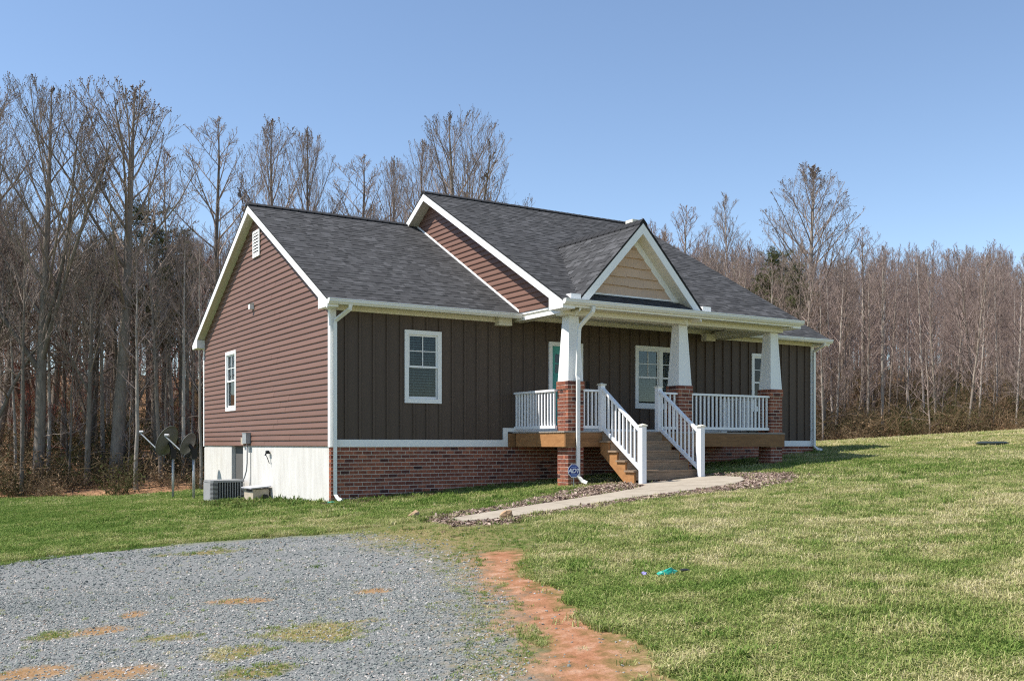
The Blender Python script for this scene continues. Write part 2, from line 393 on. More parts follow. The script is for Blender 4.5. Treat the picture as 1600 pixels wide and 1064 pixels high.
# window openings (outer edge of trim): front wall x0,x1,z0,z1
WIN = [(1.61, 2.47, 2.06, 3.58), (7.745, 9.33, 2.06, 3.58), (11.65, 12.51, 2.06, 3.58)]
DOOR = (5.23, 6.18, 1.5, 3.53)
SWIN = (6.40, 7.32, 2.06, 3.6)
IN = .045
holesF = [(a + IN, b - IN, c + IN, d - IN) for a, b, c, d in WIN] + [(DOOR[0] + IN, DOOR[1] - IN, DOOR[2], DOOR[3] - IN)]
hs_ = (SWIN[0] + IN, SWIN[1] - IN, SWIN[2] + IN, SWIN[3] - IN)

# wall core
def core_front():
    m = MB(); xs = sorted({0.12, 13.88} | {h[0] for h in holesF} | {h[1] for h in holesF})
    for x0, x1 in zip(xs, xs[1:]):
        hz = [(h[2], h[3]) for h in holesF if h[0] <= x0 + .001 and h[1] >= x1 - .001]
        for z0, z1 in cut(1.15, 4.1, hz): m.box(x0, x1, .021, .14, z0, z1)
    return m
core_front().build('front_wall', M['roofdeck'], house)
front_wall = house.children[0] if house.children else None
front_wall = [o for o in COL.objects if o.name == 'front_wall'][0]
# boards and battens
nb = 46; bw = 14.0 / nb
def top_front(x): return 4.1 if 4.2 < x < 10.3 else 3.95
for i in range(nb):
    x0, x1 = i * bw + .003, (i + 1) * bw - .003
    if i == 0: x0 = .10
    if i == nb - 1: x1 = 13.90
    zb = 1.29 if not (4.0 < x0 < 10.7) else 1.47
    hx = sorted({x0, x1} | {v for h in holesF for v in h[:2] if x0 < v < x1})
    for a, b_ in zip(hx, hx[1:]):
        hz = [(h[2], h[3]) for h in holesF if h[0] <= a + .001 and h[1] >= b_ - .001]
        for z0, z1 in cut(zb, top_front((a + b_) / 2), hz):
            MB().box(a, b_, 0, .02, z0, z1).build('board', M['board'], front_wall)
bat = {}
for i in range(1, nb):
    x = i * bw; hz = [(c, d) for a, b_, c, d in WIN if a - .03 < x < b_ + .03]
    if DOOR[0] - .1 < x < DOOR[1] + .1: hz.append((DOOR[2], DOOR[3] + .0))
    zb = 1.29 if not (4.0 < x < 10.7) else 1.47
    for z0, z1 in cut(zb, top_front(x), hz):
        key = (round(z0, 3), round(z1, 3))
        if key not in bat: bat[key] = MB().prism([(-.026, -.0005), (-.02, -.030), (.02, -.030), (.026, -.0005)], 'z', z0, z1).mesh('batten', M['board'])
        obj('batten', bat[key], front_wall, (x, 0, 0))

# white band at the foot of the front wall, corner boards, frieze
bandm = MB().box(.10, 4.0, -.035, .02, 1.147, 1.295)
bandm.build('skirt_board', M['trim'], house)
MB().box(4.0, 4.12, -.035, .02, 1.147, 1.56).build('skirt_board', M['trim'], house)
MB().box(4.121, 10.75, -.035, .02, 1.475, 1.56).build('skirt_board', M['trim'], house)
MB().box(10.752, 13.90, -.035, .02, 1.147, 1.295).build('skirt_board', M['trim'], house)
MB().prism([(-.028, -.028), (.098, -.028), (.098, .02), (.02, .02), (.02, .10), (-.028, .10)], 'z', 1.145, 3.971).build('corner_board', M['trim'], house)
MB().prism([(14.028, -.028), (13.902, -.028), (13.902, .02), (13.98, .02), (13.98, .10), (14.028, .10)], 'z', 1.145, 3.96).build('corner_board', M['trim'], house)
MB().box(-.028, .06, WY1 - .07, WY1 + .02, 1.145, 3.96).build('corner_board', M['trim'], house)
MB().box(.10, 3.79, -.046, .0205, 3.875, 3.97).build('frieze_board', M['cream'], house)
MB().box(4.16, 10.19, -.046, .0205, 3.97, 4.06).build('frieze_board', M['cream'], house)
MB().box(10.21, 13.90, -.046, .0205, 3.875, 3.97).build('frieze_board', M['cream'], house)
MB().box(3.80, 4.13, -.2, .018, 3.80, 3.972).build('eave_return', M['cream'], house)
MB().box(9.88, 10.19, -.2, .018, 3.80, 3.972).build('eave_return', M['cream'], house)

# windows
def window(cx0, cx1, z0, z1, axis='x', split=1, lights=True):
    """front window in plane y=0 (axis x) or side window in plane x=0 (axis y)"""
    root = obj('window', None, house)
    def bx(mb, a0, a1, d0, d1, zz0, zz1):
        if axis == 'x': mb.box(a0, a1, d0, d1, zz0, zz1)
        else: mb.box(d0, d1, a0, a1, zz0, zz1)
        return mb
    t = .088
    f = MB(); bx(f, cx0, cx1, -.034, .0, z1 - t, z1); bx(f, cx0, cx1, -.034, .0, z0, z0 + t)
    bx(f, cx0, cx0 + t, -.033, .0, z0 + t, z1 - t); bx(f, cx1 - t, cx1, -.033, .0, z0 + t, z1 - t)
    f.build('trim', M['trim'], root)
    units = []
    if split == 1: units = [(cx0 + t, cx1 - t)]
    else:
        mid = (cx0 + cx1) / 2; units = [(cx0 + t, mid - .055), (mid + .055, cx1 - t)]
        bx(MB(), mid - .055, mid + .055, -.033, .05, z0 + t, z1 - t).build('mullion', M['trim'], root)
    for a, b_ in units:
        zmid = (z0 + z1) / 2 + .0
        s = .035
        up = MB(); bx(up, a, b_, .0, .03, z1 - t - s, z1 - t); bx(up, a, a + s, .0, .03, zmid, z1 - t - s); bx(up, b_ - s, b_, .0, .03, zmid, z1 - t - s)
        up.build('upper_sash', M['trim'], root)
        bx(MB(), a, b_, -.012, .03, zmid - .022, zmid + .022).build('check_rail', M['trim'], root)
        lo = MB(); bx(lo, a, b_, .015, .045, z0 + t, z0 + t + .05); bx(lo, a, a + s * .8, .015, .045, z0 + t + .05, zmid - .022); bx(lo, b_ - s * .8, b_, .015, .045, z0 + t + .05, zmid - .022)
        lo.build('lower_sash', M['trim'], root)
        ux0, ux1, uz0, uz1 = a + s, b_ - s, zmid + .022, z1 - t - s
        mx_, mz_ = (ux0 + ux1) / 2, (uz0 + uz1) / 2
        if lights:
            mt = MB(); bx(mt, mx_ - .009, mx_ + .009, .004, .016, uz0, uz1); bx(mt, ux0, mx_ - .009, .005, .016, mz_ - .009, mz_ + .009); bx(mt, mx_ + .009, ux1, .005, .016, mz_ - .009, mz_ + .009)
            mt.build('muntin', M['trim'], root)
        for p0, p1 in ((ux0, mx_), (mx_, ux1)):
            for q0, q1 in ((uz0, mz_), (mz_, uz1)):
                bx(MB(), p0, p1, .018, .022, q0, q1).build('pane', M['glass'], root)
        bx(MB(), a + s * .8, b_ - s * .8, .030, .034, z0 + t + .05, zmid - .022).build('pane', M['glass'], root)
        bl = MB(); z = z1 - t - .02
        while z > z0 + t + .03:
            tl = .024
            if axis == 'x': bl.prism([(.060, z), (.100, z + tl), (.1005, z + tl - .003), (.0605, z - .003)], 'x', a + .005, b_ - .005)
            else: bl.prism([(.060, z), (.100, z + tl), (.1005, z + tl - .003), (.0605, z - .003)], 'y', a + .005, b_ - .005)
            z -= .058
        if axis == 'y':
            bl.v = [(v[1] if False else v[0], v[1], v[2]) for v in bl.v]
            bl2 = MB(); bl2.f = bl.f
            # prism along y takes (x,z) pairs
            bl2.v = bl.v; bl = bl2
        for q in (.22, .78):
            c = a + (b_ - a) * q
            bx(bl, c - .003, c + .003, .058, .061, z0 + t + .03, z1 - t)
        bl.build('blind', M['blind'], root)
    return root
for i, (a, b_, c, d) in enumerate(WIN): window(a, b_, c, d, 'x', 2 if i == 1 else 1)
window(*SWIN, axis='y')

# front door
dr = obj('front_door', None, house)
d0, d1, dz0, dz1 = DOOR
MB().box(d0, d0 + .09, -.034, .03, dz0, dz1).box(d1 - .09, d1, -.034, .03, dz0, dz1).box(d0 + .09, d1 - .09, -.033, .03, dz1 - .09, dz1).build('door_frame', M['trim'], dr)
lites = [(d0 + .20 + i * .19, d0 + .36 + i * .19, z, z + .2) for i in range(3) for z in (2.83, 3.06)]
p = MB()
xs = sorted({d0 + .09, d1 - .09} | {v for l in lites for v in l[:2]})
for a, b_ in zip(xs, xs[1:]):
    for z0, z1 in cut(dz0, dz1 - .09, [(l[2], l[3]) for l in lites if l[0] <= a + .001 and l[1] >= b_ - .001]): p.box(a, b_, .035, .075, z0, z1)
p.build('door_leaf', M['door'], dr)
for l in lites: MB().box(l[0], l[1], .05, .056, l[2], l[3]).build('pane', M['glass'], dr)
MB().box(d0 + .17, d1 - .17, .018, .036, 2.775, 2.815).build('door_shelf', M['door'], dr)
MB().tube([(d1 - .17, .035, 2.42), (d1 - .17, -.03, 2.42), (d1 - .17, -.03, 2.30), (d1 - .17, .035, 2.30)], .012, 8).build('door_handle', M['black'], dr)
MB().box(6.30, 6.345, -.03, -.002, 2.50, 2.66).build('doorbell', M['black'], house)

# left gable wall: core, lap siding course by course
def gable_y(z, top=0.):   # y-extent of the wing gable at height z
    if z <= 3.88: return 0.1, WY1 - .07
    d = (RZ - .17 - z) / SL
    return max(.02, RY - d), min(WY1, RY + d)
m = MB()
zc = sorted([1.15, 3.96]); 
ys = sorted({.03, WY1} | {hs_[0], hs_[1]})
for a, b_ in zip(ys, ys[1:]):
    for z0, z1 in cut(1.17, 3.96, [(hs_[2], hs_[3])] if hs_[0] <= a + .001 and hs_[1] >= b_ - .001 else []): m.box(.001, .12, a, b_, z0, z1)
m.prism([(.03, 3.96), (WY1 - .03, 3.96), (RY + .05, RZ - .2), (RY - .05, RZ - .2)], 'x', .001, .12)
gw = m.build('gable_wall', M['roofdeck'], house)
EXP = .125; seam = random.Random(8)
def courses(parent, zlo, zhi, ext, xp, sgn=-1, hole=None, name='siding_course'):
    z = zlo
    while z < zhi:
        z0, z1 = z, min(z + EXP, zhi)
        e0 = ext(z0); e1 = ext(z1)
        if e1[1] - e1[0] < .02: e1 = ((e0[0] + e0[1]) / 2, (e0[0] + e0[1]) / 2 + .001)
        spans = [(e0[0], e0[1], e1[0], e1[1])]
        if hole and hole[2] < (z0 + z1) / 2 < hole[3]:
            spans = [(e0[0], hole[0], e1[0], hole[0]), (hole[1], e0[1], hole[1], e1[1])]
        new = []
        for a0, b0, a1, b1 in spans:
            c_ = [q for q in (seam.uniform(2.2, 4.2), seam.uniform(5.6, 7.6)) if max(a0, a1) + .5 < q < min(b0, b1) - .5] if seam.random() < .75 else []
            st_ = [(a0, a1)] + [(q, q) for q in c_] + [(b0, b1)]
            for (p0, p1), (q0, q1) in zip(st_, st_[1:]): new.append((p0, q0, p1, q1))
        spans = new
        for si, (a0, b0, a1, b1) in enumerate(spans):
            lift = .0025 * (si % 2); b0, b1 = (b0 + .02, b1 + .02) if len(spans) > 1 and si % 2 else (b0, b1)
            mb = MB(); prof = [(0.001, 0), (.025, .002), (.027, .016), (.020, .055), (.011, .095), (.007, z1 - z0)]
            prof = [(o, min(h, z1 - z0)) for o, h in prof]
            n = len(prof); vs_ = []
            for end in (0, 1):
                for o, h in prof:
                    t = h / (z1 - z0); yy = (a0 + (a1 - a0) * t) if end == 0 else (b0 + (b1 - b0) * t)
                    vs_.append((xp + sgn * (o + lift), yy, z0 + h))
            fs = [(i, i + 1, n + i + 1, n + i) for i in range(n - 1)] + [tuple(range(n))[::-1], tuple(range(n, 2 * n))]
            mb.add(vs_, fs).build(name, M['siding'], parent)
        z += EXP
courses(gw, 1.16, RZ - .2, gable_y, 0, -1, hs_)
# foundation: concrete on the left side, brick in front
fd = MB()
fd.box(-.002, .2, .10, 5.86, -.7, 1.158); fd.box(-.002, .2, 6.85, WY1, -.9, 1.158); fd.box(-.002, .2, 5.86, 6.85, -.9, -.05)
fd.build('foundation', M['concrete'], house)
MB().box(.10, .15, 5.86, 6.85, -.05, 1.158).build('crawl_space_door', M['door_fd'], house)
MB().box(.2, 13.9, WY1 - .2, WY1, -.9, 1.158).build('foundation', M['concrete'], house)
MB().box(13.8, 14, .1, WY1 - .2, -.5, 1.158).build('foundation', M['concrete'], house)
MB().box(.13, 13.87, .15, WY1 - .13, 1.2, 1.25).build('floor', M['roofdeck'], house)
MB().box(.13, 13.87, 3.4, 3.5, 1.26, 4.0).build('partition_wall', M['roofdeck'], house)
MB().box(.13, 13.87, .15, WY1 - .13, 4.05, 4.06).build('ceiling', M['roofdeck'], house)
# rear and right walls
MB().box(.12, 13.88, WY1 - .12, WY1, 1.16, 4.23).build('rear_wall', M['siding'], house)
MB().prism([(.12, 1.16), (WY1, 1.16), (WY1, 3.96), (RY, RZ - .2), (.12, 4.1)], 'x', 13.88, 14.0).build('right_wall', M['siding'], house)

# main gables above the wing roofs
def main_y(z):
    d = (MZ - .17 - z) / SL
    lo = MY - d
    if z < 4.2: lo = -2.0
    # lower bound where the wing roof comes through on the front slope
    hi = MY + d
    return max(lo, -2.0), min(hi, RY + .6)
m = MB().prism([(-2.0, 4.07), (9.2, 4.07), (9.2, 4.3), (MY, MZ - .2), (-2.0, 4.15)], 'x', MX0 + .001, MX0 + .1)
mg = m.build('main_gable_wall', M['roofdeck'], house)
courses(mg, 4.07, MZ - .2, main_y, MX0, -1)
MB().prism([(-2.0, 4.07), (9.2, 4.07), (9.2, 4.3), (MY, MZ - .2), (-2.0, 4.15)], 'x', MX1 - .1, MX1).build('main_gable_wall', M['siding'], house)
# white step flashing where wing roof meets the main gable
MB().prism([(-.34, zw(-.34) + .012), (RY - .1, zw(RY - .1) + .012), (RY - .1, zw(RY - .1) + .062), (-.34, zw(-.34) + .062)], 'x', MX0 - .04, MX0 - .0275).build('step_flashing', M['trim'], house)

# ---- roofs
roof = obj('roof', None, house)
def slab(x0, x1, prof_y, zf, ridge, name, th=.035):
    y0, y1 = prof_y
    pts = [(y0, zf(y0)), (ridge, zf(ridge)), (y1, zf(y1)), (y1, zf(y1) - th), (ridge, zf(ridge) - th), (y0, zf(y0) - th)]
    MB().prism(pts, 'x', x0, x1).build(name, M['roofdeck'], roof)
slab(-.235, MX0 - .03, (-.40, 9.9), zw, RY, 'roof_deck')
slab(MX1 + .03, 14.235, (-.40, 9.9), zw, RY, 'roof_deck')
slab(3.945, 10.825, (-2.40, 9.9), zm, MY, 'roof_deck')
DXC, DS, DZ = 6.05, 1.06, 5.92    # dormer centre, slope, ridge
DY0, DYW = -2.36, -2.02
DH = 1.66
def zd(x): return DZ - DS * abs(x - DXC)
dm = MB().prism([(DXC - DH, zd(DXC - DH)), (DXC, DZ), (DXC + DH, zd(DXC + DH)), (DXC + DH, zd(DXC + DH) - .05), (DXC, DZ - .05), (DXC - DH, zd(DXC - DH) - .05)], 'y', DY0, DY0 + 3.25)
dm.build('roof_deck', M['roofdeck'], roof)

# shingles: list of (origin corner, u dir, v dir, normal, width, exposure)
tabs = []
rnd = random.Random(11)
def shingle_plane(p_of, row_span, vlen, exposure=.145):
    """p_of(u,v)->point, row_span(v)->(u0,u1)"""
    nrow = int(vlen / exposure) + 1
    for r_ in range(nrow):
        v0 = r_ * exposure; v1 = min(v0 + exposure * 1.25, vlen)
        u0, u1 = row_span(min(v0, vlen - .01))
        if u1 - u0 < .05: continue
        u = u0
        while u < u1 - .005:
            wd = rnd.choice((.10, .13, .16, .2, .25)) * rnd.uniform(.85, 1.15)
            ue = min(u + wd, u1)
            if u1 - ue < .06: ue = u1
            th = .007 if rnd.random() < .45 else .014
            tabs.append((p_of, u + .0015, ue - .0015, v0 + rnd.uniform(-.004, .004), v1, th))
            u = ue
hyp = math.sqrt(1 + SL * SL)
def plane_y(yeave, zf_e):
    def f(u, v, h): return (u, yeave + v / hyp - h * SL / hyp, zf_e + v * SL / hyp + h / hyp)
    return f
shingle_plane(plane_y(-.42, zw(-.42)), lambda v: (-.245, MX0 - .03), (RY + .42) * hyp)
shingle_plane(plane_y(-2.42, zm(-2.42)), lambda v: (3.935, 10.835), (MY + 2.42) * hyp)
shingle_plane(plane_y(-.42, zw(-.42)), lambda v: (MX1 + .03 if v < 1.0 else MX1 + .03, 14.245), (RY + .42) * hyp)
dh = math.sqrt(1 + DS * DS)
def plane_d(sg):
    xe = DXC + sg * (DH + .02); ze = DZ - DS * (DH + .02)
    def f(u, v, h): return (xe - sg * v / dh + sg * h * DS / dh, u, ze + v * DS / dh + h / dh)
    return f
def dspan(v):
    z = DZ - DS * (DH + .02) + v * DS / dh
    yb = (z - zm(-2.42)) / SL - 2.42
    return (DY0 - .012, max(DY0 + .05, yb + .12))
for sg in (-1, 1): shingle_plane(plane_d(sg), dspan, (DH + .02) * dh)
def tab_mesh(mb, t):
    p_of, u0, u1, v0, v1, th = t
    a = [p_of(u0, v0, .001), p_of(u1, v0, .001), p_of(u1, v1, .001), p_of(u0, v1, .001), p_of(u0, v0, th), p_of(u1, v0, th), p_of(u1, v1, .004), p_of(u0, v1, .004)]
    mb.add(a, [(0, 1, 5, 4), (4, 5, 6, 7), (3, 0, 4, 7), (1, 2, 6, 5)])
tabs.sort(key=lambda t: cam_dist(t[0](t[1], t[3], 0)) - 60 * (t[2] - t[1]))
for t in tabs[:290]:
    mb = MB(); tab_mesh(mb, t); mb.build('shingle', M['shingle'], roof)
mb = MB()
for t in tabs[290:]: tab_mesh(mb, t)
kind(mb.build('shingle_courses', M['shingle'], roof), 'stuff')
# ridge caps
def ridge(p0, p1, side):
    n = max(2, int(math.dist(p0, p1) / .2)); p0, p1 = Vector(p0), Vector(p1)
    d = (p1 - p0) / n; mb = MB()
    for i in range(n):
        a = p0 + d * i; b_ = p0 + d * (i + 1.15)
        for sgn in (-1, 1):
            s_ = Vector(side[0]) if sgn < 0 else Vector(side[1])
            up = Vector((0, 0, .05)); up2 = Vector((0, 0, .042))
            mb.add([a + up, b_ + up2, b_ + up2 + s_ * .15, a + up + s_ * .15, a + s_ * .15 + Vector((0, 0, .004)), b_ + s_ * .15], [(0, 1, 2, 3), (3, 2, 5, 4)])
            mb.add([a + up, a + up + s_ * .15, a + s_ * .15 + Vector((0, 0, .004)), a], [(0, 1, 2, 3)])
    mb.build('ridge_cap', M['drip'], roof)
s1 = (0, -1 / hyp, -SL / hyp); s2 = (0, 1 / hyp, -SL / hyp)
ridge((-.245, RY, RZ), (MX0 - .03, RY, RZ), (s1, s2)); ridge((3.935, MY, MZ), (10.835, MY, MZ), (s1, s2)); ridge((MX1 + .03, RY, RZ), (14.245, RY, RZ), (s1, s2))
ridge((DXC, DY0 - .012, DZ), (DXC, (DZ - MZ) / SL + MY - .05, DZ), ((-1 / dh, 0, -DS / dh), (1 / dh, 0, -DS / dh)))
# roof vent cap just behind dormer
MB().tube([(9.86, 2.6, zm(2.6) - .05), (9.86, 2.6, zm(2.6) + .3)], .05, 10).build('vent_pipe', M['cream'], roof)
MB().box(9.66, 10.06, 2.45, 2.75, zm(2.6) + .28, zm(2.6) + .42).build('vent_cap', M['cream'], roof)

# rake boards + soffits
def rake(x0, xw, y0, y1, zf, ridge_y, nm='rake_board', full=True, clip=None):
    """x0 outer face, xw wall face; sgn"""
    s_ = 1 if xw > x0 else -1
    for a, b_ in ((y0, ridge_y), (ridge_y, y1)):
        if clip and b_ > ridge_y: b_ = clip
        dz0_, dz1_ = -.036, -.21
        pts = [(a, zf(a) + dz0_), (b_, zf(b_) + dz0_), (b_, zf(b_) + dz1_), (a, zf(a) + dz1_)]
        MB().prism(pts, 'x', *sorted((x0, x0 + s_ * .025))).build(nm, M['trim'], roof)
        pts = [(a, zf(a) - .175), (b_, zf(b_) - .175), (b_, zf(b_) - .19), (a, zf(a) - .19)]
        MB().prism(pts, 'x', *sorted((x0 + s_ * .026, xw - s_ * .002))).build('rake_soffit', M['soffit'], roof)
rake(-.23, -.01, -.36, 9.86, zw, RY)
rake(14.23, 14.01, -.36, 9.86, zw, RY)
rake(3.95, MX0 - .01, -2.36, 9.86, zm, MY, clip=RY + .5)
rake(10.82, MX1 + .01, -2.36, 9.86, zm, MY)
# pork-chop eave ends
for x0, x1, zf, y0, yw in ((-.231, -.005, zw, -.40, .0), (14.005, 14.231, zw, -.40, .0), (3.949, MX0 - .005, zm, -2.40, -2.0), (MX1 + .005, 10.821, zm, -2.40, -2.0)):
    zb = 3.885 if zf is zw else 3.93
    MB().prism([(y0, zb), (yw + .1, zb), (yw + .1, zf(yw + .1) - .212), (y0 + .0, zf(y0) - .05)], 'x', x0 - .003, x1).build('eave_end', M['trim'], roof)
    if zf is zw: MB().prism([(WY1 - .1, zb), (9.9, zb), (9.9, zf(9.9) - .05), (WY1 - .1, zf(WY1 - .1) - .212)], 'x', x0 - .003, x1).build('eave_end', M['trim'], roof)
# eave fascia, soffit, gutter
def gutter(x0, x1, y, zt):
    pts = [(y, zt), (y - .125, zt), (y - .125, zt - .02), (y - .112, zt - .03), (y - .115, zt - .055), (y - .07, zt - .105), (y, zt - .105)]
    MB().prism(pts, 'x', x0, x1).build('gutter', M['gutter'], roof)
def eave(x0, x1, y, zt, zs, yw):
    MB().box(x0, x1, y, y + .02, zs - .01, zt - .035).build('fascia_board', M['trim'], roof)
    MB().box(x0, x1, y + .021, yw, zs, zs + .012).build('eave_soffit', M['soffit'], roof)
eave(-.004, MX0 - .04, -.395, zw(-.395), 3.972, .02); gutter(-.235, MX0 - .05, -.397, zw(-.4) - .002)
eave(MX1 + .04, 14.004, -.395, zw(-.395), 3.972, .02); gutter(MX1 + .05, 14.235, -.397, zw(-.4) - .002)
eave(MX0 + .0, MX1 - .0, -2.395, zm(-2.395), 3.972, -2.06); gutter(3.945, 10.825, -2.397, zm(-2.4) - .002)
# dormer face: rake boards, soffit, frieze, shakes
for sg in (-1, 1):
    def pt(d, off): return (DXC + sg * d, zd(DXC + sg * d) - off)
    MB().prism([pt(0, .05), pt(DH, .05), pt(DH, .27), pt(0, .27)][::sg], 'y', DY0 + .004, DY0 + .03).build('rake_board', M['trim'], roof)
    MB().prism([pt(0, .25), pt(DH, .25), pt(DH, .262), pt(0, .262)][::sg], 'y', DY0 + .031, DYW).build('rake_soffit', M['cream'], roof)
    MB().prism([pt(.0, .264), pt(DH - .12, .264), pt(DH - .12, .46), pt(0, .46)][::sg], 'y', DYW - .03, DYW).build('dormer_frieze', M['trim'], roof)
    for k in range(14):
        d = .12 + k * .105
        MB().prism([pt(d, .2625), pt(d + .012, .2625), pt(d + .012, .268), pt(d, .268)][::sg], 'y', DY0 + .04, DYW - .032).build('soffit_rib', M['cream'], roof)
dw = MB().prism([(DXC - 1.5, 4.2), (DXC + 1.5, 4.2), (DXC, DZ - .2)], 'y', DYW + .002, DYW + .06).build('dormer_wall', M['shake'], house)
zrow = 4.35; row = 0; rr = random.Random(4)
while zrow < DZ - .47:
    hh = .205
    half = lambda z: (DZ - .455 - z) / DS
    x = DXC - half(zrow); xe = DXC + half(zrow)
    while x < xe - .02:
        wd = rr.uniform(.2, .48); x1 = min(x + wd, xe)
        if xe - x1 < .06: x1 = xe
        # clip the top to the slope
        zt = min(zrow + hh + .01, DZ - .44)
        ht = half(zt)
        tx0 = max(x, DXC - ht); tx1 = min(x1, DXC + ht)
        if tx1 < tx0: tx0 = tx1 = min(max((x + x1) / 2, DXC - ht), DXC + ht)
        zb = zrow + rr.uniform(-.012, .012)
        y0 = DYW - .001
        MB().add([(x + .002, y0 - .05, zb), (x1 - .002, y0 - .05, zb), (tx1, y0 - .012, zt), (tx0, y0 - .012, zt), (x + .002, y0, zb), (x1 - .002, y0, zb), (tx1, y0, zt), (tx0, y0, zt)],
                 [(0, 1, 2, 3), (0, 4, 5, 1), (0, 3, 7, 4), (1, 5, 6, 2), (3, 2, 6, 7)]).build('shake', M['shake'], dw)
        x = x1
    zrow += hh; row += 1
MB().box(DXC - 1.28, DXC + 1.28, DYW - .05, DYW - .0, 4.325, 4.36).build('dormer_sill', M['trim'], house)
for x0 in (4.16, 7.72):
    MB().box(x0, x0 + .24, DY0 - .025, DY0 + .2, 4.12, 4.235).build('rake_return', M['trim'], roof)

# gable vent, small cap and service boxes
vt = obj('gable_vent', None, house)
MB().box(-.05, -.028, 4.42, 4.475, 5.68, 6.31).box(-.05, -.028, 4.885, 4.94, 5.68, 6.31).box(-.05, -.028, 4.476, 4.884, 6.255, 6.31).box(-.05, -.028, 4.476, 4.884, 5.68, 5.735).build('vent_frame', M['trim'], vt)
MB().box(-.029, -.022, 4.47, 4.89, 5.73, 6.26).build('vent_back', M['black'], vt)
for k in range(7):
    z = 5.745 + k * .074
    MB().prism([(-.052, z), (-.046, z), (-.031, z + .05), (-.035, z + .05)], 'y', 4.476, 4.884).build('louvre', M['trim'], vt)
MB().box(-.12, -.02, 4.92, 5.04, 4.46, 4.58).prism([(-.13, 4.585), (-.02, 4.585), (-.02, 4.62)], 'y', 4.90, 5.06).build('exhaust_hood', M['trim'], house)
jb = MB().box(-.09, -.028, 5.56, 5.76, 1.20, 1.36).build('junction_box', M['tan'], house)
MB().box(-.14, -.028, 5.17, 5.47, 1.22, 1.47).box(-.15, -.02, 5.155, 5.485, 1.471, 1.485).build('disconnect_box', M['galv'], house)
MB().tube([(-.08, 5.27, 1.22), (-.08, 5.27, .75), (-.09, 5.3, .55), (-.12, 5.36, .38), (-.2, 5.45, .25)], .017, 8).build('conduit', M['ac'], house, True)
MB().tube([(-.02, 5.2, 1.14), (-.02, 5.2, .2)], .008, 6).build('conduit', M['ac'], house)
hb = MB().tube([(0, 3.75, 1.0), (-.10, 3.75, 1.0), (-.12, 3.75, .94)], .022, 8); hb.tube([(-.07, 3.68, 1.03), (-.07, 3.82, 1.03)], .03, 8)
hb.tube([(-.12, 3.72, .96), (-.10, 3.68, .9), (-.05, 3.67, .76)], .009, 6)
hb.build('hose_tap', M['black'], house)

# ---- foundation bricks + porch columns
CH, BH, BL = .0791, .0640, .192
col_x = [4.36, 7.36, 10.24]; CW, CY0 = .39, -2.0
mort = MB().box(.004, 13.996, -.0105, .10, -.6, 1.146)
mortar = mort.build('brick_foundation', M['mortar'], house)
columns = []
for i, cx in enumerate(col_x):
    c = obj('porch_column', None, house); columns.append(c)
    g0 = float(T(cx, CY0)) - .3
    MB().box(cx + .005, cx + CW - .005, CY0 + .005, CY0 + CW - .005, g0, 1.43).box(cx + .005, cx + CW - .005, CY0 + .005, CY0 + CW - .005, 1.472, 2.335).box(cx - .011, cx + CW + .011, CY0 - .011, CY0 + CW + .011, 2.336, 2.505).build('mortar_core', M['mortar'], c)
bricks = []   # (parent, x0,x1,y0,y1,z0,z1)
rb = random.Random(5)
row = 0; z = 1.146 - CH
while z > -.35:
    off = 0 if row % 2 == 0 else BL / 2
    x = -off
    while x < 14:
        x0, x1 = max(x, 0) + (0 if x <= 0 else .007), min(x + BL - .007, 14)
        gz = float(T((x0 + x1) / 2, -.05)) - .12
        if x1 - x0 > .03 and z + BH > gz:
            j = rb.uniform(-.002, .002)
            bricks.append((mortar, x0, x1, -.016 + j, .06, z + .0075, z + .0075 + BH))
        x += BL
    # return along the left side
    if z > -.2: bricks.append((mortar, -.008, .0, -.014, .092, z + .0075, z + .0075 + BH))
    z -= CH; row += 1
def col_bricks(c, x0, y0, wd, za, zb):
    n = int(round((zb - za) / CH)); ch = (zb - za) / n
    for r_ in range(n):
        z0 = za + r_ * ch + .0075; z1 = za + (r_ + 1) * ch - .0075
        odd = r_ % 2
        half = wd / 2
        # front and back faces
        for (ya, yb) in ((y0, y0 + .09), (y0 + wd - .09, y0 + wd)):
            if odd: ed = [x0, x0 + half - .0, x0 + wd]
            else: ed = [x0, x0 + .095, x0 + .095 + (wd - .19) , x0 + wd]
            for a, b_ in zip(ed, ed[1:]):
                bricks.append((c, a + (.007 if a > x0 else 0), b_ - (.007 if b_ < x0 + wd else 0), ya + rb.uniform(-.0015, .0015), yb, z0, z1))
        for (xa, xb) in ((x0 + .0, x0 + .09), (x0 + wd - .09, x0 + wd)):
            ed = [y0 + .095, y0 + wd / 2, y0 + wd - .095] if not odd else [y0 + .095, y0 + wd - .095]
            for a, b_ in zip(ed, ed[1:]):
                bricks.append((c, xa + rb.uniform(-.0015, .0), xb, a + .004, b_ - .004, z0, z1))
for c, cx in zip(columns, col_x):
    g0 = float(T(cx + .2, CY0)) - .1
    col_bricks(c, cx, CY0, CW, g0, 1.14)
    col_bricks(c, cx, CY0, CW, 1.475, 2.33)
    col_bricks(c, cx - .016, CY0 - .016, CW + .032, 2.335, 2.508)
def facing(b_):   # hidden faces rank last
    cx, cy, cz = (b_[1] + b_[2]) / 2, (b_[3] + b_[4]) / 2, (b_[5] + b_[6]) / 2
    pen = 0
    if b_[0] is not mortar and (cy > -1.75 and b_[1] > [q for q in col_x if abs(q - cx) < .6][0] + .1): pen = 50
    if b_[0] is mortar and (4.6 < cx < 10.7): pen = 30
    if cz < float(T(cx, cy - .1)) - .02: pen = 40
    return math.dist((cx, cy, cz), CAM) * (.2 / max(.05, max(b_[2] - b_[1], b_[4] - b_[3]))) ** .5 + pen
bricks.sort(key=facing)
bmesh_cache = {}
rest = {}
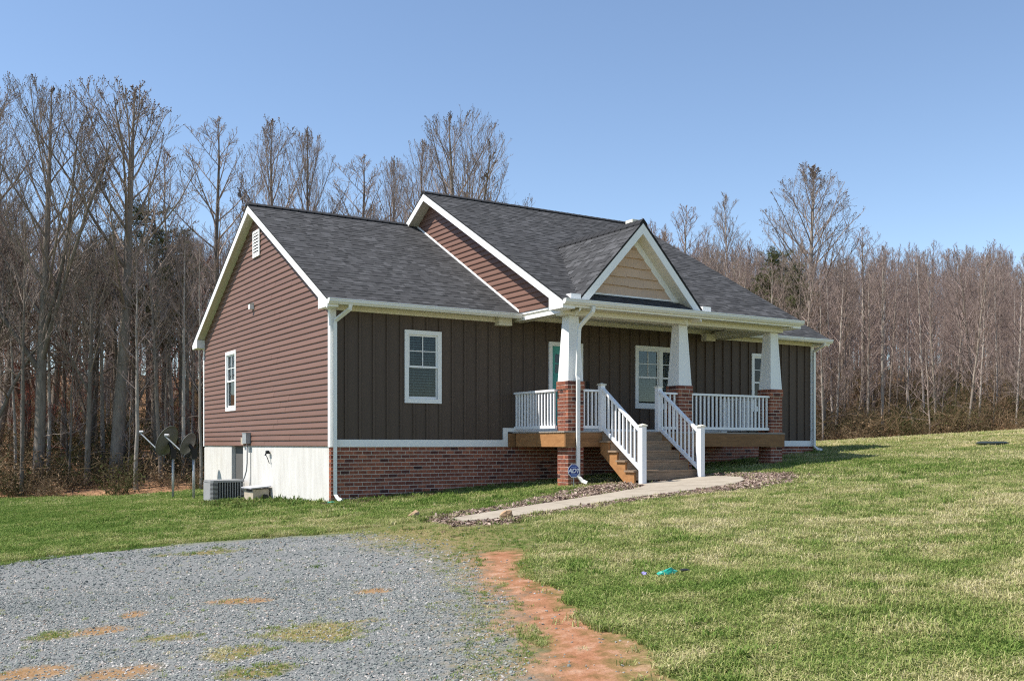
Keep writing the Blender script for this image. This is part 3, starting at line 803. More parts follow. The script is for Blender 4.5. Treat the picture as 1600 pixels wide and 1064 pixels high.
for k, b_ in enumerate(bricks):
    par, x0, x1, y0, y1, z0, z1 = b_
    if k < 298:
        key = tuple(round(q, 2) for q in (x1 - x0, y1 - y0, z1 - z0))
        if key not in bmesh_cache:
            a, d, h = (x1 - x0) / 2, (y1 - y0) / 2, (z1 - z0) / 2; e = .004
            bmesh_cache[key] = MB().add([(-a + e, -d, -h + e), (a - e, -d, -h + e), (a - e, -d, h - e), (-a + e, -d, h - e),
                                         (-a, -d + e, -h), (a, -d + e, -h), (a, -d + e, h), (-a, -d + e, h), (-a, d, -h), (a, d, -h), (a, d, h), (-a, d, h)],
                                        [(0, 1, 2, 3), (0, 4, 5, 1), (1, 5, 6, 2), (2, 6, 7, 3), (3, 7, 4, 0), (4, 8, 9, 5), (5, 9, 10, 6), (6, 10, 11, 7), (7, 11, 8, 4), (8, 11, 10, 9)]).mesh('brick', M['brick'])
        o = obj('brick', bmesh_cache[key], par, ((x0 + x1) / 2, (y0 + y1) / 2, (z0 + z1) / 2))
        o.rotation_euler = (rb.uniform(-.01, .01), rb.uniform(-.006, .006), rb.uniform(-.008, .008))
    else:
        rest.setdefault(par.name, (par, MB()))[1].box(x0, x1, y0, y1, z0, z1)
for par, mb in rest.values(): kind(mb.build('brickwork', M['brick'], par), 'stuff')
# tapered white shafts
for c, cx in zip(columns, col_x):
    a, b_ = .185, .115; mx_, my_ = cx + CW / 2, CY0 + CW / 2
    vs_ = [(mx_ + sx * q, my_ + sy * q, z) for q, z in ((a, 2.509), (b_, 3.858)) for sx, sy in ((-1, -1), (1, -1), (1, 1), (-1, 1))]
    MB().add(vs_, [(3, 2, 1, 0), (4, 5, 6, 7)] + [(i, (i + 1) % 4, 4 + (i + 1) % 4, 4 + i) for i in range(4)]).build('shaft', M['trim'], c)
    for sx, sy in ((-1, -1), (1, -1), (1, 1), (-1, 1)):   # corner trims stand a little proud
        vs2 = []
        for q, z in ((a, 2.51), (b_, 3.857)):
            cxq, cyq = mx_ + sx * q, my_ + sy * q; e = .004
            vs2 += [(cxq + sx * e, cyq + sy * e, z), (cxq - sx * .045, cyq + sy * e, z), (cxq - sx * .045, cyq - sy * .002, z), (cxq - sx * .002, cyq - sy * .002, z), (cxq - sx * .002, cyq - sy * .045, z), (cxq + sx * e, cyq - sy * .045, z)]
        fs = [(i, (i + 1) % 6, 6 + (i + 1) % 6, 6 + i) for i in range(6)]
        MB().add(vs2, fs).build('corner_trim', M['trim'], c)

# porch beams and ceiling
MB().box(MX0 + .0, 10.62, -2.04, -1.72, 3.86, 3.985).build('porch_beam', M['cream'], house)
MB().box(MX0 - .012, MX0 + .012, -2.03, -.03, 4.025, 4.068).build('side_trim', M['trim'], house)
MB().box(MX0 + .013, MX0 + .25, -1.719, -.031, 3.90, 4.04).build('porch_side_beam', M['soffit'], house)
MB().box(MX0 - .012, MX0 + .012, -1.98, -.21, 3.90, 3.975).build('side_trim', M['trim'], house)
MB().box(10.2, 10.61, -1.719, -.031, 3.862, 4.04).build('porch_side_beam', M['soffit'], house)
MB().box(MX0 + .1, MX1 - .1, -2.03, .0195, 4.062, 4.075).build('porch_ceiling', M['soffit'], house)

# deck
DK0, DK1, DYF = 4.26, 10.66, -2.045
deck = obj('porch_deck', None, house)
yb = -.04; k = 0
while yb - .135 > DYF - .03:
    MB().box(DK0 - .02, DK1 + .03, yb - .135, yb, 1.442, 1.47).build('deck_board', M['deckb'], deck); yb -= .143
MB().box(DK0 + .001, DK1 - .001, DYF, DYF + .04, 1.147, 1.438).build('rim_joist', M['deck'], deck)
MB().box(DK0 - .001, DK0 + .04, DYF + .041, -.15, 1.148, 1.437).build('rim_joist', M['string'], deck)
MB().box(DK1 - .04, DK1, DYF + .041, -.04, 1.147, 1.437).build('rim_joist', M['deck'], deck)
MB().box(4.125, DK1, -.10, -.04, 1.149, 1.436).build('ledger', M['deck'], deck)
for k in range(12): MB().box(4.75 + k * .5, 4.79 + k * .5, DYF + .041, -.101, 1.19, 1.436).build('joist', M['deck'], deck)
# stairs
st = obj('porch_stairs', None, house)
SX0, SX1 = 5.20, 6.82
gz = float(T(6, -3.3)) + .03
nris = 5; rh = (1.47 - gz) / nris; td = .275
for k in range(1, nris):
    zt = 1.47 - rh * k; y1 = DYF - td * (k - 1)
    MB().box(SX0 - .08, SX1 + .06, y1 - td - .03, y1 - .0, zt - .036, zt).build('tread', M['stair'], st)
for k in range(0, nris):
    y1 = DYF - td * k
    MB().box(SX0 + .0, SX1, y1 - .022, y1 - .001, 1.47 - rh * (k + 1) + .001, 1.47 - rh * k - (.04 if k else .0)).build('riser', M['stair'], st)
def stringer(x0):
    pts = []
    for k in range(1, nris):
        zt = 1.47 - rh * k - .038; y1 = DYF - td * (k - 1) - .001
        pts += [(y1, zt), (y1 - td + .001, zt)]
    pts += [(DYF - td * (nris - 1) - .02, gz - .12), (DYF - td * (nris - 1) + .22, gz - .12), (DYF - .001, 1.47 - rh - .25)]
    n = len(pts); mb = MB(); 
    vs_ = [(x0, p[0], p[1]) for p in pts] + [(x0 + .04, p[0], p[1]) for p in pts]
    mb.add(vs_, [tuple(range(n)), tuple(range(n, 2 * n))[::-1]] + [(i, n + i, n + (i + 1) % n, (i + 1) % n) for i in range(n)])
    mb.build('stringer', M['string'], st)
stringer(SX0 - .045); stringer(SX1 + .005)

# railings
bal_cache = {}
def baluster(parent, x, y, z0, z1):
    key = round(z1 - z0, 3)
    if key not in bal_cache: bal_cache[key] = MB().box(-.017, .017, -.017, .017, 0, z1 - z0).mesh('baluster', M['rail'])
    obj('baluster', bal_cache[key], parent, (x, y, z0))
def rail_run(p0, p1, zb=1.53, zt=2.345, n=None):
    r_ = obj('railing', None, house)
    (xa, ya), (xb, yb) = p0, p1
    L_ = math.dist(p0, p1); n = n or int(L_ / .112)
    hx, hy = (.0, .035) if abs(xb - xa) > abs(yb - ya) else (.035, .0)
    def bar(z0, z1, wd, nm):
        if hx: MB().box(xa - wd, xa + wd, min(ya, yb), max(ya, yb), z0, z1).build(nm, M['rail'], r_)
        else: MB().box(min(xa, xb), max(xa, xb), ya - wd, ya + wd, z0, z1).build(nm, M['rail'], r_)
    bar(zt - .045, zt, .042, 'top_rail'); bar(zb, zb + .06, .03, 'bottom_rail')
    for k in range(n):
        t = (k + .5) / n
        baluster(r_, xa + (xb - xa) * t, ya + (yb - ya) * t, zb + .061, zt - .046)
    return r_
def post(x, y, z0, z1):
    p = MB().box(x - .055, x + .055, y - .055, y + .055, z0, z1).build('stair_post', M['rail'], house)
    c = MB().box(x - .075, x + .075, y - .075, y + .075, z1, z1 + .022)
    c.add([(x - .07, y - .07, z1 + .023), (x + .07, y - .07, z1 + .023), (x + .07, y + .07, z1 + .023), (x - .07, y + .07, z1 + .023), (x, y, z1 + .05)], [(0, 1, 4), (1, 2, 4), (2, 3, 4), (3, 0, 4)])
    c.build('post_cap', M['cream'], p)
RYF = -1.93
PXL, PXR, PYT, PYB = 5.225, 6.78, -1.99, -3.33
rail_run((4.31, -.04), (4.31, -1.63), n=14)
rail_run((4.40 + .36, RYF), (PXL - .056, RYF), n=4)
rail_run((PXR + .056, RYF), (7.355, RYF), n=4)
rail_run((7.755, RYF), (10.235, RYF), n=20)
rail_run((10.55, -.04), (10.55, -1.605), n=14)
post(PXL, PYT, 1.472, 2.44); post(PXR, PYT, 1.472, 2.44)
zbL, zbR = float(T(PXL, PYB)), float(T(PXR, PYB))
post(PXL, PYB, zbL - .1, 1.56); post(PXR, PYB, zbR - .1, 1.56)
for x in (PXL, PXR):
    r_ = obj('stair_railing', None, house)
    ya, yb = PYT - .056, PYB + .056
    f_top = lambda y: 2.33 + (y - ya) / (yb - ya) * (1.43 - 2.33)
    f_bot = lambda y: 1.50 + (y - ya) / (yb - ya) * (.66 - 1.50)
    for f, h, wd, nm in ((f_top, .055, .04, 'top_rail'), (f_bot, .075, .03, 'bottom_rail')):
        MB().prism([(ya, f(ya)), (yb, f(yb)), (yb, f(yb) + h), (ya, f(ya) + h)], 'x', x - wd, x + wd).build(nm, M['rail'], r_)
    for k in range(10):
        y = ya + (yb - ya) * (k + .5) / 10
        baluster(r_, x, y, f_bot(y) + .06, f_top(y) + .01)

# downspouts
def downspout(pts, nm='downspout'):
    MB().tube(pts, .05, 4, rot=math.pi / 4, sx=1.0, sy=.8).build(nm, M['gutter'], house)
g0 = float(T(.05, -.1))
downspout([(.22, -.46, 3.94), (.22, -.44, 3.86), (.06, -.09, 3.66), (.055, -.085, 3.6), (.055, -.085, g0 + .16), (.09, -.16, g0 + .07), (.12, -.25, g0 + .04)])
g1 = float(T(13.95, -.1))
downspout([(13.95, -.46, 3.94), (13.95, -.44, 3.88), (13.96, -.09, 3.74), (13.96, -.085, 3.68), (13.96, -.085, g1 + .16), (14.02, -.16, g1 + .07), (14.08, -.26, g1 + .05)])
g2 = float(T(4.6, -2.1))
downspout([(4.66, -2.46, 4.0), (4.66, -2.45, 3.90), (4.545, -2.16, 3.62), (4.54, -2.13, 3.55), (4.54, -2.075, 2.62), (4.54, -2.10, 2.52), (4.54, -2.10, 2.48), (4.54, -2.095, g2 + .2), (4.60, -2.16, g2 + .09), (4.66, -2.24, g2 + .05)])
print('house done', len(COL.objects))

# ------------------------------------------------------------------ small things in the yard
def ac_unit():
    x0, x1, y0, y1, z0, z1 = -.925, -.12, 5.35, 6.05, -.22, .33
    r_ = thing('air_conditioner', 'grey outdoor air conditioning unit beside white foundation wall', 'air conditioner', (x0, y0, z0))
    def B(mb, nm, m): o = mb.build(nm, m, r_); o.location = (-x0, -y0, -z0); return o
    B(MB().box(x0 + .03, x1 - .03, y0 + .03, y1 - .03, z0 + .05, z1 - .05), 'coil', M['acdark'])
    B(MB().box(x0, x1, y0, y1, z0, z0 + .05), 'base_pan', M['ac'])
    e = .06
    B(MB().prism([(x0 - .01 + e, y0 - .01), (x1 + .01 - e, y0 - .01), (x1 + .01, y0 - .01 + e), (x1 + .01, y1 - e), (x1 - e, y1 + .01), (x0 + e, y1 + .01), (x0 - .01, y1 - e), (x0 - .01, y0 - .01 + e)], 'z', z1 - .049, z1), 'top_cover', M['ac'])
    B(MB().box(x0 - .002, x0 + .02, y0 + .12, y1, z0 + .051, z1 - .05), 'side_panel', M['ac'])
    for k in range(14):
        z = z0 + .07 + k * .031
        B(MB().prism([(x0 - .006, y0 + .12), (x0 - .006, y0 + .05), (x0 + .04, y0 - .006), (x0 + .16, y0 - .006), (x0 + .16, y0 + .01), (x0 + .02, y0 + .11)], 'z', z, z + .017), 'louvre', M['ac'])
        B(MB().box(x1 - .10, x1 + .004, y0 - .004, y0 + .02, z, z + .012), 'louvre', M['ac'])
    for k in range(9):
        x = x0 + .20 + k * .062
        B(MB().box(x, x + .016, y0 - .005, y0 + .03, z0 + .051, z1 - .05), 'fin', M['ac'])
ac_unit()
def pump_box():
    x0, x1, y0, y1, z0, z1 = -.43, -.06, 3.67, 4.35, -.15, .20
    r_ = thing('utility_box', 'small tan box with slanted grey lid between air conditioner and house corner', 'utility box', (x0, y0, z0))
    def B(mb, nm, m): o = mb.build(nm, m, r_); o.location = (-x0, -y0, -z0); return o
    B(MB().box(x0, x1, y0, y1, z0, z1 - .03), 'body', M['tan'])
    B(MB().prism([(x0 - .06, z1 - .02), (x1 + .03, z1 + .02), (x1 + .03, z1 + .045), (x0 - .06, z1 + .005)], 'y', y0 - .06, y1 + .04), 'lid', M['lid'])
    B(MB().box(x0 - .004, x0 + .0, y0 + .05, y0 + .5, z1 - .09, z1 - .03), 'slot', M['black'])
    B(MB().tube([(x1 - .1, y0 - .05, z0 + .13), (x1 - .1, y0 + .02, z0 + .13)], .075, 14), 'pipe_mouth', M['black'])
pump_box()
def dish(px, py, hz, rad, label, aim, arm=True, lnb=.75):
    g = float(T(px, py))
    r_ = thing('satellite_dish', label, 'satellite dish', (px, py, g), 'satellite dishes on poles')
    MB().tube([(0, 0, -.1), (0, 0, hz - g)], .034, 12).build('pole', M['galv'], r_, True)
    ax = Vector(aim).normalized(); right = ax.cross(Vector((0, 0, 1))).normalized(); up = right.cross(ax)
    c = Vector((0, 0, hz - g + rad * .62)) + ax * .14
    nr, na = 6, 28; vs_ = []; fs = []
    for side in (0, 1):
        for i in range(nr + 1):
            rr_ = rad * i / nr
            for k in range(na):
                a = 2 * math.pi * k / na
                vs_.append(c + right * math.cos(a) * rr_ * .93 + up * math.sin(a) * rr_ + ax * (.20 * (rr_ ** 2) / rad - side * .012))
    for side in (0, 1):
        o = side * (nr + 1) * na
        for i in range(nr):
            for k in range(na):
                q = (o + i * na + k, o + i * na + (k + 1) % na, o + (i + 1) * na + (k + 1) % na, o + (i + 1) * na + k)
                fs.append(q if side else q[::-1])
    o2 = (nr + 1) * na
    for k in range(na):
        fs.append((nr * na + k, nr * na + (k + 1) % na, o2 + nr * na + (k + 1) % na, o2 + nr * na + k))
    MB().add(vs_, fs).build('reflector', M['dish'], r_, True)
    b0 = Vector((0, 0, hz - g))
    MB().box(-.07, .07, -.07, .07, hz - g - .12, hz - g + .16).build('bracket', M['black'], r_)
    MB().tube([b0 + Vector((0, 0, .08)), c - ax * .01], .05, 8).build('mount_arm', M['black'], r_)
    if arm:
        foot = c - up * rad * .92 + ax * .18
        tip = c + ax * lnb - up * rad * .30
        MB().tube([foot - ax * .15, tip], .018, 8).build('feed_arm', M['galv'], r_)
        MB().tube([tip - ax * .03 + up * .02, tip + ax * .0 + up * .02 - right * .0, tip - ax * .12 + up * .07], .035, 8).build('receiver', M['lid'], r_)
    return r_
dish(-.75, 9.97, .92, .46, 'larger satellite dish on grey pole, farther from the house corner', (-.62, .78, .42), lnb=1.05)
dish(-.66, 8.05, .93, .32, 'smaller satellite dish on grey pole behind the air conditioning unit', (-.66, .75, .45), lnb=.8)

def lumpy(name, m, c, sx, sy, sz, seed, label, cat, n=2, amp=.25):
    import bmesh
    bm = bmesh.new(); bmesh.ops.create_icosphere(bm, subdivisions=n, radius=1); q = random.Random(seed)
    ph = [(Vector((q.uniform(-1, 1), q.uniform(-1, 1), q.uniform(-1, 1))).normalized(), q.uniform(.3, .9)) for _ in range(7)]
    for v in bm.verts:
        d = v.co.normalized(); s_ = 1.
        for a, lim in ph:
            dd = d.dot(a)
            if dd > lim: s_ *= lim / dd
        s_ *= 1 + q.uniform(-.5, .5) * amp * .35
        v.co = Vector((d.x * sx * s_, d.y * sy * s_, d.z * sz * s_))
    me = bpy.data.meshes.new(name); bm.to_mesh(me); bm.free(); me.materials.append(m)
    o = obj(name, me, None, c); tag(o, label, cat); return o
lumpy('rock', M['rock'], (-.32, -4.25, float(T(-.32, -4.25)) + .05), .15, .11, .10, 1, 'flat tan rock left of the near end of the walkway', 'rock', 2)
lumpy('rock', M['rock'], (.44, -6.0, float(T(.44, -6.)) + .05), .16, .12, .11, 4, 'pale angular rock at the lawn edge right of the walkway end', 'rock', 2)
lumpy('plastic_scrap', M['teal'], (-1.25, -11.48, float(T(-1.25, -11.48)) + .05), .16, .07, .04, 6, 'torn teal plastic scrap lying in the front lawn', 'litter', 2, 1.6)
lumpy('plastic_scrap', M['purple'], (-1.43, -11.38, float(T(-1.43, -11.38)) + .045), .035, .03, .02, 8, 'small purple plastic scrap lying left of the teal scrap', 'litter', 2, 1.5)
lumpy('plastic_scrap', M['black'], (-1.05, -11.52, float(T(-1.05, -11.52)) + .045), .09, .035, .018, 9, 'dark plastic scrap lying right of the teal scrap', 'litter', 2, 1.5)
lumpy('plastic_scrap', M['teal'], (-.2, -.42, float(T(-.2, -.42)) + .05), .14, .06, .04, 12, 'teal plastic scrap at the foot of the corner downspout', 'litter', 2, 1.6)
# septic tank lid
lz = float(T(*LIDP))
sp = thing('septic_lid', 'round dark green septic riser lid set in the far lawn', 'septic lid', (LIDP[0], LIDP[1], lz))
MB().tube([(0, 0, -.1), (0, 0, .03)], .36, 28).build('riser', M['septic'], sp)
MB().tube([(0, 0, .031), (0, 0, .055), (0, 0, .075)], [.40, .40, .33], 28).build('cover', M['septic'], sp)
for k in range(8):
    a = k * math.pi / 4
    MB().box(.1, .32, -.015, .015, .076, .088).build('rib', M['septic'], sp).rotation_euler = (0, 0, a)
# security sign
sx_, sy_ = 4.30, -2.28
sg0 = float(T(sx_, sy_))
ss = thing('yard_sign', 'blue octagonal security yard sign on a thin stake in front of brick column', 'sign', (sx_, sy_, sg0))
MB().box(-.008, .008, .0, .006, -.05, .2).build('stake', M['galv'], ss)
ss.rotation_euler = (0, 0, R(-18))
def octa(r0, y0, y1, zc, m, nm, sxx=.92):
    MB().prism([(math.cos(math.pi / 8 + k * math.pi / 4) * r0 * sxx, zc + math.sin(math.pi / 8 + k * math.pi / 4) * r0) for k in range(8)], 'y', y0, y1).build(nm, m, ss)
octa(.145, -.004, .0, .33, M['signwhite'], 'border'); octa(.131, -.0065, -.0045, .33, M['signblue'], 'face')
cu = bpy.data.curves.new('lettering', 'FONT'); cu.body = 'ADT'; cu.size = .125; cu.align_x = 'CENTER'; cu.extrude = .001; cu.shear = .25; cu.offset = .0035; cu.space_character = .88
tmp = bpy.data.objects.new('lettering', cu); COL.objects.link(tmp)
dg = bpy.context.evaluated_depsgraph_get()
lme = bpy.data.meshes.new_from_object(tmp.evaluated_get(dg)); bpy.data.objects.remove(tmp)
lme.materials.clear(); lme.materials.append(M['signwhite'])
lt = obj('lettering', lme, ss, (-.005, -.0085, .29)); lt.rotation_euler = (R(90), 0, 0)
MB().box(-.06, .06, -.0078, -.0066, .404, .418).build('print_line', M['signpale'], ss)
MB().box(-.07, .07, -.0078, -.0066, .248, .262).box(-.05, .05, -.0078, -.0066, .226, .236).build('print_line', M['signpale'], ss)

# ------------------------------------------------------------------ scattering
SRC = bpy.data.collections.new('sources')
def scatter(name, pts, rot, scl, idx, colname, objs, extra=None):
    col = bpy.data.collections.new(colname)
    for o in objs: col.objects.link(o)
    me = bpy.data.meshes.new(name); me.vertices.add(len(pts)); me.vertices.foreach_set('co', np.asarray(pts, np.float32).ravel())
    for an, tp, val in (('rot', 'FLOAT_VECTOR', rot), ('scl', 'FLOAT', scl), ('idx', 'INT', idx)):
        a = me.attributes.new(an, tp, 'POINT')
        a.data.foreach_set('vector' if tp == 'FLOAT_VECTOR' else 'value', np.asarray(val, np.int32 if tp == 'INT' else np.float32).ravel())
    for an, val in (extra or {}).items():
        a = me.attributes.new(an, 'FLOAT', 'POINT'); a.data.foreach_set('value', np.asarray(val, np.float32))
    o = obj(name, me)
    ng = bpy.data.node_groups.new(name + '_scatter', 'GeometryNodeTree')
    ng.interface.new_socket('Geometry', in_out='INPUT', socket_type='NodeSocketGeometry')
    ng.interface.new_socket('Geometry', in_out='OUTPUT', socket_type='NodeSocketGeometry')
    N = ng.nodes.new; L = ng.links.new
    gi = N('NodeGroupInput'); go = N('NodeGroupOutput'); ip = N('GeometryNodeInstanceOnPoints'); ci = N('GeometryNodeCollectionInfo')
    ci.inputs['Collection'].default_value = col; ci.inputs['Separate Children'].default_value = True; ci.inputs['Reset Children'].default_value = True
    def na(n, t):
        q = N('GeometryNodeInputNamedAttribute'); q.data_type = t; q.inputs['Name'].default_value = n; return q.outputs['Attribute']
    L(gi.outputs[0], ip.inputs['Points']); L(ci.outputs[0], ip.inputs['Instance']); ip.inputs['Pick Instance'].default_value = True
    L(na('idx', 'INT'), ip.inputs['Instance Index'])
    er = N('FunctionNodeEulerToRotation'); L(na('rot', 'FLOAT_VECTOR'), er.inputs[0]); L(er.outputs[0], ip.inputs['Rotation'])
    L(na('scl', 'FLOAT'), ip.inputs['Scale']); L(ip.outputs[0], go.inputs[0])
    md = o.modifiers.new('scatter', 'NODES'); md.node_group = ng
    return kind(o, 'stuff')
def src(name, me): return bpy.data.objects.new(name, me)

def leaf_mat(name, stops, transl=.25):
    """colour by instancer attribute 'tone' plus per-instance random"""
    m = bpy.data.materials.new(name); m.use_nodes = True; nt = m.node_tree; L = nt.links.new
    b = nt.nodes['Principled BSDF']; b.inputs['Roughness'].default_value = .75; b.inputs['Specular IOR Level'].default_value = .15
    at = nt.nodes.new('ShaderNodeAttribute'); at.attribute_type = 'INSTANCER'; at.attribute_name = 'tone'
    ge = nt.nodes.new('ShaderNodeNewGeometry')
    ma = nt.nodes.new('ShaderNodeMath'); ma.operation = 'MULTIPLY_ADD'; ma.inputs[1].default_value = .66; L(ge.outputs['Random Per Island'], ma.inputs[0]); L(at.outputs['Fac'], ma.inputs[2])
    sb = nt.nodes.new('ShaderNodeMath'); sb.operation = 'SUBTRACT'; sb.inputs[1].default_value = .33; L(ma.outputs[0], sb.inputs[0])
    rp = nt.nodes.new('ShaderNodeValToRGB'); cr = rp.color_ramp
    while len(cr.elements) < len(stops): cr.elements.new(.5)
    for e, (p, c) in zip(cr.elements, stops): e.position = p; e.color = (*c, 1)
    L(sb.outputs[0], rp.inputs[0]); L(rp.outputs[0], b.inputs['Base Color'])
    tr = nt.nodes.new('ShaderNodeBsdfTranslucent'); L(rp.outputs[0], tr.inputs[0])
    mx = nt.nodes.new('ShaderNodeMixShader'); mx.inputs[0].default_value = transl
    L(b.outputs[0], mx.inputs[1]); L(tr.outputs[0], mx.inputs[2]); L(mx.outputs[0], nt.nodes['Material Output'].inputs[0])
    return m
M['grass'] = leaf_mat('grass_blades', [(0, (.08, .15, .025)), (.3, (.15, .23, .045)), (.52, (.25, .295, .085)), (.75, (.46, .42, .20)), (1, (.60, .53, .33))])
M['weed'] = leaf_mat('weed_leaves', [(0, (.07, .13, .025)), (.45, (.14, .16, .045)), (.75, (.16, .115, .075)), (1, (.20, .135, .115))])
M['brush'] = leaf_mat('woodland_brush', [(0, (.06, .075, .022)), (.3, (.12, .105, .045)), (.6, (.20, .145, .09)), (1, (.34, .23, .14))])
def clump(seed, n, rad, h0, h1, wd, lean=.6, flat=False):
    q = random.Random(seed); mb = MB()
    for _ in range(n):
        a = q.uniform(0, 6.283); r_ = rad * math.sqrt(q.random()); bx_, by_ = math.cos(a) * r_, math.sin(a) * r_
        da = q.uniform(0, 6.283); h = q.uniform(h0, h1); le = q.uniform(.15, lean) * h * 1.3; w_ = wd * q.uniform(.7, 1.3)
        dx, dy = math.cos(da), math.sin(da); px, py = -dy * w_, dx * w_
        p1 = (bx_ + dx * le * .35, by_ + dy * le * .35, h * .6); p2 = (bx_ + dx * le, by_ + dy * le, h * (.7 if le > h * .7 else .98))
        mb.add([(bx_ - px, by_ - py, -.01), (bx_ + px, by_ + py, -.01), (p1[0] + px * .8, p1[1] + py * .8, p1[2]), (p1[0] - px * .8, p1[1] - py * .8, p1[2]), p2],
               [(0, 1, 2, 3), (3, 2, 4)])
    return mb
gsrc = [src('tuft', clump(100 + i, 16, .06, .018, .046, .0030, 1.6).mesh('tuft', M['grass'])) for i in range(6)]
gsrc += [src('tuft', clump(200 + i, 14, .05, .03, .07, .0032, 1.2).mesh('tuft', M['grass'])) for i in range(3)]
gsrc += [src('tuft', clump(300 + i, 22, .15, .018, .05, .0055, 1.5).mesh('tuft', M['grass'])) for i in range(3)]
gsrc = [o for o in gsrc]
for i, o in enumerate(gsrc): o.name = 'tuft_%02d' % i
rng = np.random.RandomState(21)
def sample(n, d0, d1, margin=1.16, power=1.0):
    """points on the ground in the wedge in front of the camera, area-uniform for power 1"""
    u = rng.rand(n); d = (d0 ** (2 * power) + u * (d1 ** (2 * power) - d0 ** (2 * power))) ** (1 / (2 * power))
    lat = (rng.rand(n) * 2 - 1) * .522 * margin * d
    x = CAM[0] + FW[0] * d + RT[0] * lat; y = CAM[1] + FW[1] * d + RT[1] * lat
    return x, y, d
def keep_grass(x, y):
    p = np.ones_like(x)
    e = (vnoise(x, y, .35, 9) - .5) * .5
    p[sdist(x, y, GRAVEL) + e > 0] = .012
    p[(sdist(x, y, MOSS) + e > -.1)] = np.minimum(p, .30)[(sdist(x, y, MOSS) + e > -.1)]
    inm = (sdist(x, y, MOSS) + e > 0) & (sdist(x, y, GRAVEL) > 0); p[inm] = .12
    p[sdist(x, y, DIRT) + e * .6 > .0] = .008
    p[sdist(x, y, MULCH) + e * .5 > 0] = .10
    p[sdist(x, y, WALK) > -.03] = 0
    p[(x > -.03) & (x < 14.03) & (y > -.05) & (y < 9.6)] = 0
    p[(x > 4.2) & (x < 10.8) & (y > -2.0) & (y < 0)] *= .5
    p[(x > 5.1) & (x < 6.95) & (y > -3.3) & (y < -1.9)] = 0
    p[np.hypot(x - LIDP[0], y - LIDP[1]) < .8] = .15
    bald = fbm(x, y, 1.1, 30); p = p * np.where(bald < .32, .3, 1)
    p = np.where((sdist(x, y, GRAVEL) > .2) & (spots(x, y) - spots(x, y, .45) > .3), .22, p)
    p[y > np.interp(x, TLX, TLY) + .5] = 0
    return p
G = []
for n, d0, d1, s0, tall in ((58000, 5.0, 9.5, 1.0, 0), (80000, 9.5, 17, 1.1, 0), (62000, 17, 30, 1.4, 1), (34000, 30, 62, 2.0, 1)):
    x, y, d = sample(n, d0, d1); k = rng.rand(n) < keep_grass(x, y); x, y, d = x[k], y[k], d[k]
    G.append((x, y, d, np.full(len(x), s0), np.full(len(x), tall)))
x, y, d = sample(900, 5.2, 20); k = (rng.rand(900) < keep_grass(x, y)) & (fbm(x, y, 2.5, 95) > .47); BT = np.repeat(np.stack([x[k], y[k], d[k]], 1), 5, 0)
BT[:, :2] += rng.randn(len(BT), 2) * .05
G.append((BT[:, 0], BT[:, 1], BT[:, 2], np.full(len(BT), 1.55), np.full(len(BT), -1)))
gx_, gy_, gd_, gs_, gt_ = [np.concatenate([g[i] for g in G]) for i in range(5)]
n = len(gx_)
tone = .47 + (fbm(gx_, gy_, 1.6, 50) - .5) * .5 + (vnoise(gx_, gy_, .3, 60) - .5) * .45 + rng.randn(n) * .10
tone += .16 * np.clip((gx_ - 8) / 14, 0, 1) - .32 * np.clip((-1.5 - gx_) / 4, 0, 1) * np.clip((gy_ + 5) / 4, 0, 1)
tone -= .17 * np.clip((gx_ + 5) / 3, 0, 1) * np.clip((gy_ + 5.5) / 1.5, 0, 1) * (gx_ < 4.5)
tone -= .12 * np.exp(-np.abs(sdist(gx_, gy_, DIRT)) / .5)
lush_spot = (fbm(gx_, gy_, 2.2, 70) > .60) | (gt_ < 0)
tone = np.where(gt_ < 0, tone - .16, tone)
tone = np.clip(tone - .08 * lush_spot, .02, .98)
idx = np.where(gt_ > 0, 9 + rng.randint(0, 3, n), np.where(lush_spot | (rng.rand(n) < .18), 6 + rng.randint(0, 3, n), rng.randint(0, 6, n)))
rot = np.stack([rng.randn(n) * .12, rng.randn(n) * .12, rng.rand(n) * 6.283], 1)
scl = gs_ * rng.uniform(.65, 1.25, n) * np.where(gt_ > 0, .62, 1) * np.where((sdist(gx_, gy_, GRAVEL) > -.15) | (sdist(gx_, gy_, MOSS) > -.1), .5, 1)
tone = np.where((sdist(gx_, gy_, GRAVEL) > -.15) | (sdist(gx_, gy_, MOSS) > -.1), tone - .12, tone)
scatter('lawn_grass', np.stack([gx_, gy_, T(gx_, gy_)], 1), rot, scl, idx, 'grass_tufts', gsrc, {'tone': tone})
tag(bpy.data.objects['lawn_grass'], 'short patchy green and straw coloured lawn grass around the house', 'grass')

# weeds along the foundation and walk
def ring(n, poly, w_):
    out = []
    L_ = [math.dist(poly[i], poly[(i + 1) % len(poly)]) for i in range(len(poly))]
    for _ in range(n):
        i = random.choices(range(len(poly)), L_)[0]; t = random.random(); a, b_ = poly[i], poly[(i + 1) % len(poly)]
        out.append((a[0] + (b_[0] - a[0]) * t + random.gauss(0, w_), a[1] + (b_[1] - a[1]) * t + random.gauss(0, w_)))
    return out
wp = []
wp += [(random.uniform(-.3, 1.8), -.12 - abs(random.gauss(0, .35))) for _ in range(420)]
wp += [(random.uniform(1.5, 4.3), -.12 - abs(random.gauss(0, .5))) for _ in range(260)]
wp += ring(330, MULCH, .2); wp += ring(150, WALK, .10)
wp += [(random.uniform(-1.6, -.05), random.uniform(.2, 5.2)) for _ in range(260)]
wp += [(random.uniform(-1.3, .6), random.uniform(-7.0, -4.8)) for _ in range(14)]
wp += [(random.uniform(4.9, 5.6), random.uniform(-2.7, -2.0)) for _ in range(30)] + [(random.uniform(7, 7.6), random.uniform(-3.4, -2.4)) for _ in range(40)]
